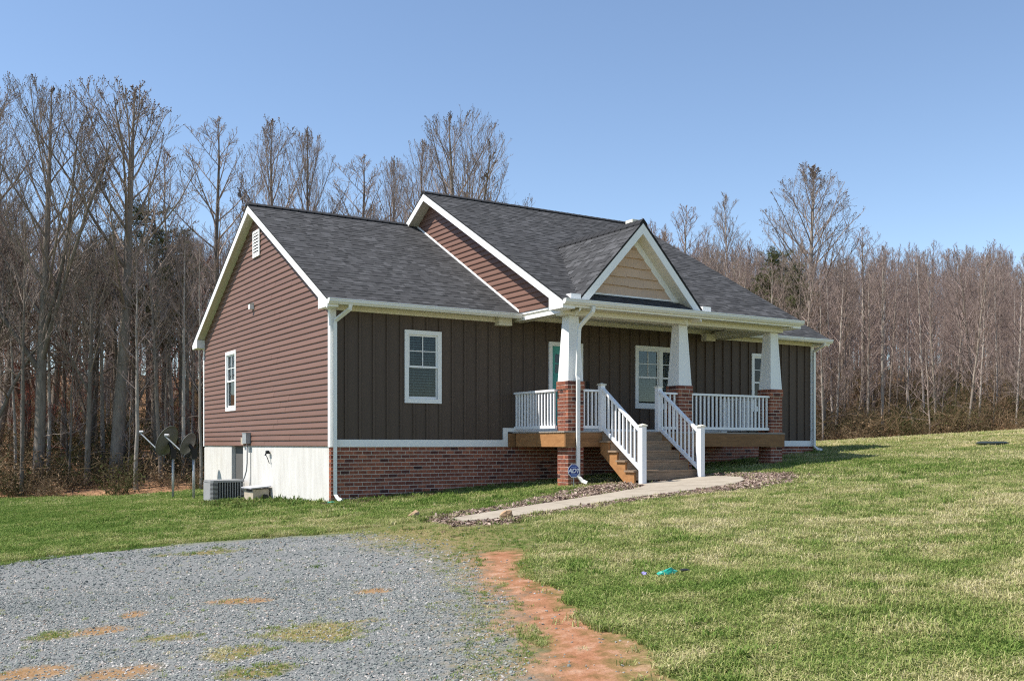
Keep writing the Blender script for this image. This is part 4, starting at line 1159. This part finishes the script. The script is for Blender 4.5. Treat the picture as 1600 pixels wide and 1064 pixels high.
wp = np.array(wp); k = (sdist(wp[:, 0], wp[:, 1], WALK) < -.02) & ~((wp[:, 0] > -.02) & (wp[:, 1] > -.06) & (wp[:, 0] < 14)); wp = wp[k]; n = len(wp)
wsrc = [src('weed_%d' % i, clump(400 + i, 18, .10, .02, .09, .009, 1.1).mesh('weed', M['weed'])) for i in range(4)]
wt = np.clip(rng.rand(n) * .8 + .1 * (wp[:, 1] < -3) - .45 * (wp[:, 0] < 0) * (wp[:, 1] > .1), 0, 1)
scatter('weeds', np.stack([wp[:, 0], wp[:, 1], T(wp[:, 0], wp[:, 1])], 1), np.stack([rng.randn(n) * .2, rng.randn(n) * .2, rng.rand(n) * 6.28], 1), rng.uniform(.35, .85, n) * np.where((wp[:, 0] < 0) & (wp[:, 1] > .1) & (rng.rand(n) < .6), 1.9, 1), rng.randint(0, 4, n), 'weed_clumps', wsrc, {'tone': wt})
tag(bpy.data.objects['weeds'], 'low green and purplish weeds along foundation and walkway', 'weeds')

# gravel stones and mulch chips
def stone_mesh(seed, m, flat=.6):
    import bmesh
    bm = bmesh.new(); bmesh.ops.create_icosphere(bm, subdivisions=1, radius=1); q = random.Random(seed)
    s_ = (q.uniform(.8, 1.3), q.uniform(.6, 1.), q.uniform(.45, .8) * flat * 1.3)
    for v in bm.verts: v.co = Vector((v.co.x * s_[0], v.co.y * s_[1], v.co.z * s_[2])) * q.uniform(.75, 1.15)
    me = bpy.data.meshes.new('stone'); bm.to_mesh(me); bm.free(); me.materials.append(m); return me
def tone_mat(name, stops):
    m = leaf_mat(name, stops, 0.0); return m
M['stone'] = tone_mat('gravel_stone', [(0, (.062, .070, .066)), (.3, (.118, .131, .124)), (.65, (.178, .193, .182)), (.88, (.28, .288, .265)), (.95, (.30, .225, .175)), (1, (.42, .39, .36))])
M['chip'] = tone_mat('mulch_chip', [(0, (.07, .045, .035)), (.5, (.19, .13, .10)), (1, (.42, .33, .27))])
ssrc = [src('stone_%d' % i, stone_mesh(500 + i, M['stone'])) for i in range(6)]
SX = []
for n, d0, d1, s0 in ((115000, 5.4, 10.5, .0074), (60000, 10.5, 17.5, .0105)):
    x, y, d = sample(n, d0, d1); e = (fbm(x, y, .8, 11) - .5) * 1.1
    sdg = sdist(x, y, GRAVEL) + e; pr = np.clip(sdg / .5 + .35, 0, 1)
    pr = pr * np.where(sdist(x, y, MOSS) > 0, .75, 1) * np.where(sdist(x, y, DIRT) > 0, .08, 1)
    pr = pr * (1 - .68 * spots(x, y))
    pr = np.where((sdist(x, y, DIRT) > 0) | (sdist(x, y, MOSS) > -.2), np.maximum(pr, .03), pr)
    k = rng.rand(n) < pr; SX.append((x[k], y[k], np.full(k.sum(), s0)))
x, y, s0 = [np.concatenate([g[i] for g in SX]) for i in range(3)]; n = len(x)
sz = s0 * np.minimum(np.exp(rng.randn(n) * .46), 2.1)
scatter('gravel', np.stack([x, y, T(x, y) + sz * .15], 1), np.stack([rng.randn(n) * .5, rng.randn(n) * .5, rng.rand(n) * 6.28], 1), sz, rng.randint(0, 6, n), 'gravel_stones', ssrc,
        {'tone': np.clip(.45 + rng.randn(n) * .2 + (fbm((x * RT[0] + y * RT[1]) / 4, x * FW[0] + y * FW[1], .7, 16) - .5) * .55, 0, 1)})
tag(bpy.data.objects['gravel'], 'loose blue grey gravel covering the driveway in the foreground', 'gravel')
def chip_mesh(seed):
    q = random.Random(seed); mb = MB(); a, b_, c = 1, q.uniform(.18, .4), q.uniform(.08, .16); mb.box(-a, a, -b_, b_, -c, c)
    mb.v = [(v[0] + q.uniform(-.2, .2), v[1] + q.uniform(-.1, .1), v[2] + q.uniform(-.06, .06)) for v in mb.v]; return mb.mesh('chip', M['chip'])
csrc = [src('chip_%d' % i, chip_mesh(600 + i)) for i in range(4)]
n = 26000; x = rng.uniform(-.6, 8.4, n); y = rng.uniform(-6.6, -2.3, n)
k = (sdist(x, y, MULCH) + (vnoise(x, y, .3, 4) - .5) * .3 > 0) & (sdist(x, y, WALK) < -.01); x, y = x[k], y[k]; n = len(x)
scatter('mulch', np.stack([x, y, T(x, y) + rng.uniform(.0, .018, n)], 1), np.stack([rng.randn(n) * .35, rng.randn(n) * .35, rng.rand(n) * 6.28], 1), rng.uniform(.018, .05, n), rng.randint(0, 4, n), 'mulch_chips', csrc, {'tone': rng.rand(n)})
tag(bpy.data.objects['mulch'], 'grey brown wood mulch in the bed along the walkway', 'mulch')

# ------------------------------------------------------------------ trees
def bark(name, c1, c2, rndv=.3):
    return mat(name, c1, .9, .2, 3.5, .5, 18, col2=c2, rnd=rndv, spec=.1, stretch=(3, 3, .5))
M['bark'] = bark('bark_grey_brown', (.30, .255, .215), (.14, .115, .095))
M['barkd'] = bark('bark_dark', (.25, .21, .175), (.12, .098, .082))
M['barkp'] = bark('bark_pale', (.44, .39, .34), (.24, .205, .18))
M['twig'] = mat('twig_grey_brown', (.26, .21, .18), .9, .2, 3, rnd=.25, spec=.1)
M['twigr'] = mat('twig_russet', (.26, .20, .178), .9, .2, 3, rnd=.25, spec=.1)
M['bud'] = mat('bud_red', (.26, .09, .065), .9, .2, 3, rnd=.25, spec=.1)
M['needle'] = mat('pine_needles', (.105, .115, .045), .8, .3, 2, rnd=.2, spec=.1, col2=(.06, .07, .027))

class Tubes:
    """polyline tubes gathered by (sides, points) and turned into one mesh with numpy"""
    def __init__(s): s.g = {}
    def add(s, pts, rad, sides): s.g.setdefault((sides, len(pts)), []).append((pts, rad))
    def mesh(s, name, m, extra=None):
        V, F3, off = [], [], 0
        for (sd, np_), L_ in s.g.items():
            P = np.array([a for a, _ in L_], float); Rr = np.array([b_ for _, b_ in L_], float); nb_ = len(L_)
            Tn = np.zeros_like(P); Tn[:, 1:-1] = P[:, 2:] - P[:, :-2]; Tn[:, 0] = P[:, 1] - P[:, 0]; Tn[:, -1] = P[:, -1] - P[:, -2]
            Tn /= np.linalg.norm(Tn, axis=2, keepdims=True) + 1e-9
            ref = np.where(np.abs(Tn[:, :1, 2:3]) < .9, np.array([0, 0, 1.]), np.array([1., 0, 0]))
            A_ = np.cross(Tn, np.broadcast_to(ref, Tn.shape)); A_ /= np.linalg.norm(A_, axis=2, keepdims=True) + 1e-9
            B_ = np.cross(Tn, A_)
            an = np.arange(sd) * 2 * np.pi / sd
            ring_ = P[:, :, None, :] + Rr[:, :, None, None] * (A_[:, :, None, :] * np.cos(an)[None, None, :, None] + B_[:, :, None, :] * np.sin(an)[None, None, :, None])
            V.append(ring_.reshape(-1, 3))
            base = (np.arange(nb_) * np_ * sd)[:, None, None] + (np.arange(np_ - 1) * sd)[None, :, None] + off
            k = np.arange(sd); k2 = (k + 1) % sd
            q = np.stack([base + k, base + k2, base + sd + k2, base + sd + k], -1).reshape(-1, 4)
            F3.append(q); off += nb_ * np_ * sd
        if extra is not None:
            ev, ef = extra; V.append(ev); F3.append(ef + off)
        return np_mesh(name, np.concatenate(V), np.concatenate(F3), m, True)
def unit(v): return v / (np.linalg.norm(v) + 1e-9)
def make_tree(seed, H, r0, first, n1, ang=(62, 24), lenf=.30, shape='oval', wob=.02, fork=0, n2=8, n3=5, n4=3, upc=.5, buds=0, droop=0., sa=(28, 58), bw_=.07, env=None):
    """returns (trunk Tubes, crown Tubes, bud points)"""
    q = np.random.RandomState(seed); tr = Tubes(); cr = Tubes(); tips = []
    def reach(p, d):
        zc, a_, b_ = env[0] * H, env[1] * H, env[2] * H
        d = unit(d); sc_ = np.array([1 / a_, 1 / a_, 1 / b_]); pp = (p - np.array([0, 0, zc])) * sc_; dd = d * sc_
        A2 = dd @ dd; B2 = pp @ dd; C2 = pp @ pp - 1; D2 = B2 * B2 - A2 * C2
        if D2 < 0: return H * .06
        return max((-B2 + math.sqrt(D2)) / A2, H * .02)
    def branch(p, d, L_, r_, sides, npt, up, wobble):
        pts = [p]; rad = [r_]; d = unit(d)
        for i in range(1, npt):
            d = unit(d + np.array([0, 0, up / npt]) + q.randn(3) * wobble)
            p = p + d * L_ / (npt - 1); pts.append(p); rad.append(r_ * (1 - .8 * i / (npt - 1)))
        return np.array(pts), np.array(rad)
    def side_dir(d, angle, az):
        d = unit(d); a = unit(np.cross(d, [0, 0, 1.] if abs(d[2]) < .95 else [1., 0, 0])); b_ = np.cross(d, a)
        return d * math.cos(angle) + (a * math.cos(az) + b_ * math.sin(az)) * math.sin(angle)
    def along(pts, t):
        f = t * (len(pts) - 1); i = min(int(f), len(pts) - 2); return pts[i] + (pts[i + 1] - pts[i]) * (f - i), unit(pts[i + 1] - pts[i])
    def sub(pts, L_, r_, order):
        cnt = {2: n2, 3: n3, 4: n4}[order]
        cnt = max(2, int(cnt * (.6 + .8 * q.rand())))
        for i in range(cnt):
            t = .18 + .8 * (i + q.rand()) / cnt; t = min(t, .98)
            p, d = along(pts, t)
            l = L_ * {2: .46, 3: .48, 4: .52}[order] * (1.15 - .65 * t) * q.uniform(.7, 1.25)
            az = q.rand() * 6.283
            dd = side_dir(d, R(q.uniform(*sa)), az); dd = dd + np.array([0, 0, .25 - droop])
            if env: l = min(l, reach(p, dd) * q.uniform(.9, 1.08))
            rr_ = max(r_ * {2: .42, 3: .5, 4: .6}[order] * (1 - .6 * t), {2: .014, 3: .0085, 4: .006}[order])
            npt = {2: 5, 3: 4, 4: 3}[order]
            bp, br = branch(p, dd, l, rr_, 0, npt, upc * .7, .10)
            cr.add(bp, np.maximum(br, .0042), {2: 4, 3: 3, 4: 3}[order])
            if order < 4: sub(bp, l, rr_, order + 1)
            elif buds and q.rand() < buds: tips.append(bp[-1])
    npt = 16; pts = []; p = np.zeros(3); lean = q.randn(2) * wob * 1.2
    drift = np.zeros(2)
    for i in range(npt):
        t = i / (npt - 1); drift = drift + q.randn(2) * wob * H / npt * .7
        pts.append(np.array([lean[0] * t * H + drift[0], lean[1] * t * H + drift[1], t * H - (.6 if i == 0 else 0)]))
    pts = np.array(pts); tt = np.linspace(0, 1, npt)
    rad = r0 * (1 - .55 * tt) * np.clip(1.02 - tt ** 3, .05, 1) + .012; rad[0] *= 1.25
    tr.add(pts, rad, 9)
    stems = [(pts, rad, first, 1.)]
    for f in range(fork):
        t = first * q.uniform(.65, .95); p, d = along(pts, t); az = q.rand() * 6.283
        L_ = H * (1 - t) * q.uniform(.8, .97)
        if env: L_ = min(L_, reach(p, side_dir(d, R(24), az) + np.array([0, 0, .3])) * .95)
        bp, br = branch(p, side_dir(d, R(q.uniform(20, 34)), az), L_, r0 * (1 - .55 * t) * .62, 0, 9, .55, .05)
        tr.add(bp, br, 7); stems.append((bp, br, .25, .8))
    az0 = q.rand() * 6.283
    for pts_, rad_, f0, w8 in stems:
        nn = max(6, int(n1 * w8 / (1 + .35 * fork)))
        for i in range(nn):
            t = f0 + (1 - f0) * ((i + q.rand() * .8) / nn); t = min(t, .985)
            p, d = along(pts_, t); s_ = (t - f0) / (1 - f0)
            az0 += 2.4 + q.uniform(-.4, .4)
            sh = {'oval': .45 + 1.0 * math.sin(math.pi * min(1, s_ * .85 + .15)) * .75, 'cone': 1.15 - .95 * s_, 'vase': .75 + .35 * s_}[shape] * (1 if s_ < .9 else .6)
            a = R(ang[0] + (ang[1] - ang[0]) * s_ + q.uniform(-7, 7))
            L_ = H * lenf * sh * q.uniform(.75, 1.2) * w8
            if env: L_ = reach(p, side_dir(d, a * .8, az0) + np.array([0, 0, .15])) * q.uniform(.86, 1.04)
            ri = np.interp(t, np.linspace(0, 1, len(rad_)), rad_)
            bp, br = branch(p, side_dir(d, a, az0), L_, min(ri * .5, .014 + L_ * .008), 0, 7, upc, bw_)
            cr.add(bp, np.maximum(br, .010), 5); sub(bp, L_, br[0], 2)
    # a few dead stubs on the clear trunk
    for i in range(q.randint(2, 6)):
        t = q.uniform(.12, first); p, d = along(pts, t)
        bp, br = branch(p, side_dir(d, R(q.uniform(60, 95)), q.rand() * 6.283), q.uniform(.5, 2.2), .022, 0, 5, .1, .16)
        cr.add(bp, np.maximum(br, .007), 4)
        if q.rand() < .6: sub(bp, 1.6, .015, 3)
    extra = None
    if tips:
        tp = np.array(tips); s_ = .026
        dv = np.array([[1, 0, 0], [0, 1, 0], [-1, 0, 0], [0, -1, 0], [0, 0, 1.8], [0, 0, -1.0]]) * s_
        V = (tp[:, None, :] + dv[None]).reshape(-1, 3); base = (np.arange(len(tp)) * 6)[:, None, None]
        fq = np.array([[0, 1, 4, 4], [1, 2, 4, 4], [2, 3, 4, 4], [3, 0, 4, 4], [1, 0, 5, 5], [2, 1, 5, 5], [3, 2, 5, 5], [0, 3, 5, 5]])
        fq = np.array([[0, 1, 4, 3], [1, 2, 3, 4], [1, 0, 3, 5], [3, 2, 1, 5]])
        extra = (V, (base + fq[None]).reshape(-1, 4))
    return tr, cr, extra
VAR = {}
def variant(key, seed, barkm, twigm, **kw):
    tr, cr, ex = make_tree(seed, **kw)
    tm_, cm_ = tr.mesh('trunk', M[barkm]), cr.mesh('crown', M[twigm], ex)
    a_ = np.empty(len(cm_.vertices) * 3, np.float32); cm_.vertices.foreach_get('co', a_)
    VAR[key] = (tm_, cm_, float(np.percentile(a_.reshape(-1, 3)[:, 2], 99.95)))
variant('poplarA', 1, 'barkd', 'twig', H=20, r0=.24, first=.40, n1=30, ang=(44, 16), lenf=.36, buds=.35, n2=10, n3=6, n4=3, upc=.5, sa=(20, 46), bw_=.05, env=(.70, .165, .30))
variant('poplarB', 2, 'barkd', 'twig', H=20, r0=.22, first=.42, n1=32, ang=(44, 16), lenf=.31, buds=.35, fork=1, n2=10, n3=6, n4=3, upc=.5, sa=(20, 46), bw_=.05, env=(.71, .14, .29))
variant('broad', 3, 'barkd', 'twig', H=20, r0=.27, first=.40, n1=38, ang=(44, 18), lenf=.30, fork=3, buds=.35, n2=9, n3=6, upc=.5, sa=(20, 46), bw_=.05, env=(.69, .21, .31))
variant('slimA', 4, 'barkd', 'twig', H=18, r0=.14, first=.45, n1=24, ang=(46, 18), lenf=.16, n2=8, n3=5, n4=2, env=(.73, .085, .27), upc=.4)
variant('slimB', 5, 'barkp', 'twigr', H=18, r0=.13, first=.50, n1=24, ang=(44, 16), lenf=.17, n2=8, n3=5, n4=2, env=(.74, .09, .26), upc=.4)
variant('slimC', 6, 'barkp', 'twigr', H=18, r0=.11, first=.38, n1=22, ang=(40, 16), lenf=.15, n2=7, n3=5, n4=2, wob=.03)
variant('whip', 17, 'barkp', 'twigr', H=17, r0=.09, first=.16, n1=42, ang=(42, 14), lenf=.15, n2=6, n3=4, n4=2, wob=.02)
variant('whipB', 18, 'bark', 'twigr', H=17, r0=.10, first=.22, n1=40, ang=(50, 18), lenf=.16, n2=6, n3=4, n4=2, wob=.03)
variant('paleoval', 27, 'barkp', 'twig', H=20, r0=.20, first=.30, n1=48, ang=(52, 20), lenf=.24, n2=10, n3=6, n4=3, upc=.4, sa=(22, 50), bw_=.05, buds=.3, env=(.66, .15, .34))
variant('cone', 7, 'barkp', 'twig', H=19, r0=.17, first=.30, n1=46, ang=(52, 22), lenf=.24, shape='cone', n2=9, n3=6, n4=3)
variant('oak', 8, 'barkd', 'twig', H=15, r0=.22, first=.26, n1=20, ang=(70, 34), lenf=.36, wob=.05, upc=.25, fork=1, n4=2)
variant('redbud', 9, 'barkd', 'bud', H=10, r0=.09, first=.25, n1=20, ang=(55, 25), lenf=.30, wob=.05, n2=7, n3=5, n4=2, buds=.9, fork=2)
variant('sapling', 10, 'bark', 'twigr', H=8, r0=.05, first=.2, n1=16, ang=(52, 24), lenf=.24, wob=.05, n2=6, n3=4, n4=2)
def pine(seed, H):
    q = np.random.RandomState(seed); tr = Tubes(); cr = Tubes()
    tt = np.linspace(0, 1, 8); pts = np.stack([q.randn(8) * .05, q.randn(8) * .05, tt * H - .5 * (tt == 0)], 1)
    tr.add(pts, .16 * (1 - .9 * tt) + .01, 8); NV = []
    for i in range(62):
        t = .42 + .57 * i / 62; z = t * H; L_ = H * .21 * (1.1 - t) ** .6 * q.uniform(.6, 1.2); az = q.rand() * 6.28; d = np.array([math.cos(az), math.sin(az), q.uniform(-.1, .45)])
        p0 = np.array([0, 0, z]); bp = np.array([p0 + d * L_ * s_ + np.array([0, 0, .25 * L_ * s_ * s_]) for s_ in (0, .35, .7, 1)])
        tr.add(bp, np.array([.03, .024, .016, .008]), 4)
        for k in range(30):
            s_ = q.uniform(.35, 1.05); f = min(s_ * 3, 2.99); j = int(f); c = bp[j] + (bp[j + 1] - bp[j]) * (f - j) + q.randn(3) * .16
            for _ in range(9):
                dv = unit(q.randn(3) + np.array([0, 0, .6])) * q.uniform(.12, .24); sd = unit(np.cross(dv, q.randn(3))) * .011
                NV.append([c - sd, c + sd, c + dv + sd * .4, c + dv - sd * .4])
    V = np.array(NV).reshape(-1, 3); Fq = np.arange(len(V)).reshape(-1, 4)
    return tr.mesh('trunk', M['barkd']), np_mesh('crown', V, Fq, M['needle']), H
VAR['pine'] = pine(31, 14.)

def put_tree(key, x, y, h, name, label, group=None, rz=None, lean=0., wide=1.):
    tm, cm, H = VAR[key]; s_ = h / H
    r_ = obj(name, None, None, (x, y, float(T(x, y)) - .05)); tag(r_, label, 'tree', group)
    r_.scale = (s_ * wide, s_ * wide, s_); r_.rotation_euler = (lean, lean * .3, random.uniform(0, 6.283) if rz is None else rz)
    obj('trunk', tm, r_); obj('crown', cm, r_)
    return r_
def at(px, d):
    """world x,y lying d metres ahead at bearing px"""
    k = (px - 800) / 1533.; return CAM[0] + (FW[0] + RT[0] * k) * d, CAM[1] + (FW[1] + RT[1] * k) * d
def key_tree(px, d, top, kd, name, label, wide=1., rz=None):
    x, y = at(px, d); h = CAM[2] + (694 - top) / 1533. * d - float(T(x, y)); put_tree(kd, x, y, h, name, label, rz=rz, wide=wide); USED.append((x, y))
USED = []
key_tree(178, 45, 118, 'poplarA', 'bare_tree', 'tall bare tree with wide rounded crown left of the gable', 1.35, 1.0)
key_tree(58, 44, 122, 'broad', 'bare_tree', 'tall dark forked bare tree near the left edge', 1.0, .4)
key_tree(-15, 46, 105, 'poplarB', 'bare_tree', 'tall bare tree cut by the left edge of the picture', 1.1)
key_tree(338, 54, 178, 'slimA', 'bare_tree', 'narrow tall bare tree rising just left of the gable peak', 1.4)
key_tree(268, 50, 215, 'slimC', 'bare_tree', 'slender bare tree between wide crowned tree and the gable', 1.3)
key_tree(428, 58, 182, 'poplarB', 'bare_tree', 'bare tree standing behind the left wing roof ridge', 1.0)
key_tree(480, 60, 200, 'poplarA', 'bare_tree', 'bare tree with open crown behind the middle of the left wing roof', .8)
key_tree(565, 66, 238, 'slimA', 'bare_tree', 'finer bare tree behind the right end of the left wing roof', 1.6)
key_tree(612, 68, 245, 'poplarA', 'bare_tree', 'pale bare tree just left of the main roof peak', .8)
key_tree(722, 58, 172, 'broad', 'bare_tree', 'broad rounded bare tree rising behind the main roof ridge', 1.05, 2.0)
key_tree(655, 62, 215, 'poplarB', 'bare_tree', 'bare tree with upright limbs directly behind the main roof peak', .8)
key_tree(1262, 72, 252, 'paleoval', 'bare_tree', 'tallest pale trunked bare tree right of the house', 1.25, .5)
key_tree(1146, 76, 296, 'cone', 'bare_tree', 'cone shaped bare tree behind the right roof slope', 1.0, 2.2)
key_tree(1068, 80, 318, 'slimB', 'bare_tree', 'slim bare tree right of the porch gable peak', 1.5)
key_tree(1100, 82, 345, 'slimC', 'bare_tree', 'thin bare pole tree between slim tree and cone shaped tree', 1.2)
key_tree(1350, 76, 352, 'slimB', 'bare_tree', 'bare tree standing right of the tallest right hand tree', 1.5)
key_tree(242, 50, 322, 'pine', 'pine_tree', 'dark green pine among bare trees left of the gable', 1.5)
key_tree(118, 56, 395, 'pine', 'pine_tree', 'small pine half hidden in the left woods', 1.3)
key_tree(1224, 68, 392, 'pine', 'pine_tree', 'olive green pine beside the tallest right hand tree', 1.25)
key_tree(1190, 70, 432, 'pine', 'pine_tree', 'low olive pine crown just above the right wing roof', 1.35)
key_tree(300, 52, 395, 'redbud', 'budding_tree', 'reddish budding tree beside the left gable', 1.3)
key_tree(262, 56, 430, 'redbud', 'budding_tree', 'smaller reddish budding tree left of the gable', 1.3)
key_tree(135, 47, 300, 'oak', 'bare_tree', 'low crooked dark tree in the left woods', 1.0)
# the woods: jittered rows behind the edge
rt = random.Random(77)
BARKW = {'slimA': 'grey ', 'slimB': 'pale straight ', 'slimC': 'pale wavering ', 'poplarA': 'wide crowned ', 'poplarB': 'twin stemmed ', 'oak': 'crooked dark ', 'cone': 'cone shaped ', 'whip': 'low branched ', 'whipB': 'low branched grey ', 'redbud': 'reddish budding ', 'sapling': 'brown '}
def woods(n, pxa, pxb, da, db, kinds, hlo, hhi, name, label, group, mind=1.0, cap=None):
    made = 0; tries = 0
    while made < n and tries < n * 40:
        tries += 1
        px = rt.uniform(pxa, pxb); d = da + (db - da) * rt.random() ** 1.3
        x, y = at(px, d)
        if y < np.interp(x, TLX, TLY) + .3: continue
        if any(math.hypot(x - a, y - b_) < mind for a, b_ in USED): continue
        USED.append((x, y)); h = rt.uniform(hlo, hhi)
        if cap:
            lim = CAM[2] + (694 - np.interp(px, cap[0], cap[1]) + rt.uniform(-30, 5)) / 1533. * d - float(T(x, y)); h = min(h, lim) if lim > 3 else 3
        kk = rt.choice(kinds); put_tree(kk, x, y, h, name, BARKW.get(kk, '') + label, BARKW.get(kk, '') + group, wide=rt.uniform(.85, 1.35), lean=rt.gauss(0, .02)); made += 1
capL = ([-100, 0, 120, 200, 320, 420, 520, 640, 700, 800, 900, 960], [260, 290, 360, 360, 350, 310, 300, 290, 280, 280, 295, 325])
capR = ([940, 1000, 1100, 1200, 1300, 1340, 1400, 1500, 1560, 1600, 1700], [325, 345, 370, 380, 385, 372, 378, 378, 376, 405, 400])
woods(30, -60, 330, 41, 52, ['slimA', 'slimA', 'slimB', 'slimC', 'poplarB', 'oak'], 12, 19, 'bare_tree', 'bare tree at the front of the woods left of the house', 'bare trees at the left wood edge', 1.0, capL)
woods(48, -60, 400, 56, 98, ['slimA', 'slimB', 'slimC', 'poplarA', 'poplarB'], 11, 17, 'bare_tree', 'bare tree deep in the woods left of the house', 'bare trees deep in the left woods', .9, capL)
woods(34, 390, 960, 58, 100, ['slimA', 'slimB', 'slimC', 'poplarA'], 12, 19, 'bare_tree', 'bare tree in the woods showing above the house roof', 'bare trees behind the roof', 1.0, capL)
woods(150, 960, 1680, 60, 112, ['slimB', 'whip', 'whipB', 'slimC', 'slimA', 'whip'], 14, 22, 'bare_tree', 'bare tree in the woods right of the house', 'bare trees in the right woods', .9, capR)
woods(20, -60, 340, 43, 62, ['sapling', 'sapling', 'redbud'], 4, 8, 'sapling', 'leafless sapling under the trees left of the house', 'saplings in the left woods', .6)
woods(34, 1270, 1680, 60, 76, ['sapling', 'oak', 'sapling'], 4, 8, 'sapling', 'leafless sapling at the wood edge right of the house', 'saplings in the right woods', .6)
# farther wood that reads as one mass
n = 720; P = []
while len(P) < n:
    px = rt.uniform(-90, 1700) if len(P) < 420 else rt.uniform(960, 1700); d = rt.uniform(75, 140) if px < 960 else rt.uniform(78, 150)
    x, y = at(px, d)
    if y > np.interp(x, TLX, TLY) + 8:
        cp = (rt.uniform(395, 470) if px < 950 else np.interp(px, *capR) + rt.uniform(5, 80))
        h = CAM[2] + (694 - cp) / 1533. * d - float(T(x, y))
        P.append((x, y, float(T(x, y)), max(4, h)))
P = np.array(P)
fsrc = []
for i, k_ in enumerate(('slimA', 'whip', 'whipB')):
    tm, cm, H = VAR[k_]
    a = tm.copy(); import bmesh
    bm = bmesh.new(); bm.from_mesh(tm); bm.from_mesh(cm); me = bpy.data.meshes.new('far_tree'); bm.to_mesh(me); bm.free(); me.materials.append(M['twigr' if i else 'twig'])
    fsrc.append(src('far_tree_%d' % i, me))
scatter('far_woods', P[:, :3], np.stack([rng.randn(n) * .02, rng.randn(n) * .02, rng.rand(n) * 6.28], 1), P[:, 3] / 18.5, rng.randint(0, 3, n), 'far_tree_sources', fsrc)
tag(bpy.data.objects['far_woods'], 'dense leafless woods filling the background behind the nearer trees', 'woods')
# brush on the wood floor
def brush_mesh(seed, leaves):
    q = np.random.RandomState(seed); cr = Tubes()
    for i in range(26):
        az = q.rand() * 6.28; p = np.array([q.randn() * .25, q.randn() * .25, 0]); d = np.array([math.cos(az) * .5, math.sin(az) * .5, 1.]); pts = [p]
        for k in range(4): d = unit(d + q.randn(3) * .25); p = p + d * q.uniform(.2, .42); pts.append(p)
        cr.add(np.array(pts), np.array([.012, .010, .008, .006, .004]), 3)
        for k in range(5):
            t = q.randint(1, 5); dd = unit(q.randn(3) + [0, 0, .5]); a = pts[t]; cr.add(np.array([a, a + dd * .2, a + dd * .38 + q.randn(3) * .05]), np.array([.007, .006, .004]), 3)
    ex = None
    if leaves:
        NV = []
        for i in range(leaves):
            c = np.array([q.randn() * .42, q.randn() * .42, abs(q.randn()) * .5 + .1]); a = unit(q.randn(3)) * .05; b_ = unit(np.cross(a, q.randn(3))) * .035
            NV.append([c - a, c + b_, c + a, c - b_])
        V = np.array(NV).reshape(-1, 3); ex = (V, np.arange(len(V)).reshape(-1, 4))
    return cr.mesh('brush', M['brush'], ex)
bsrc = [src('brush_%d' % i, brush_mesh(700 + i, (0, 30, 90, 160)[i])) for i in range(4)]
B_ = []
for nn, pxa, pxb, da, db in ((150, -90, 360, 38, 60), (200, -90, 360, 60, 85), (420, 1240, 1720, 56, 84), (300, 1240, 1720, 84, 120)):
    for _ in range(nn):
        for _t in range(12):
            px, d = rt.uniform(pxa, pxb), da + (db - da) * rt.random() ** 1.6; x, y = at(px, d)
            if y > np.interp(x, TLX, TLY) - .2: break
        else: continue
        B_.append((x, y, float(T(x, y)) - .05))
B_ = np.array(B_); n = len(B_)
scatter('undergrowth', B_, np.stack([rng.randn(n) * .1, rng.randn(n) * .1, rng.rand(n) * 6.28], 1), rng.uniform(.5, 1.5, n) ** 1.4, rng.randint(0, 4, n), 'brush_sources', bsrc, {'tone': np.clip(rng.rand(n) * .9 + .05, 0, 1)})
tag(bpy.data.objects['undergrowth'], 'tangled brown and olive undergrowth along the edge of the woods', 'undergrowth')
print('objects', len(COL.objects), 'grass', len(gx_))
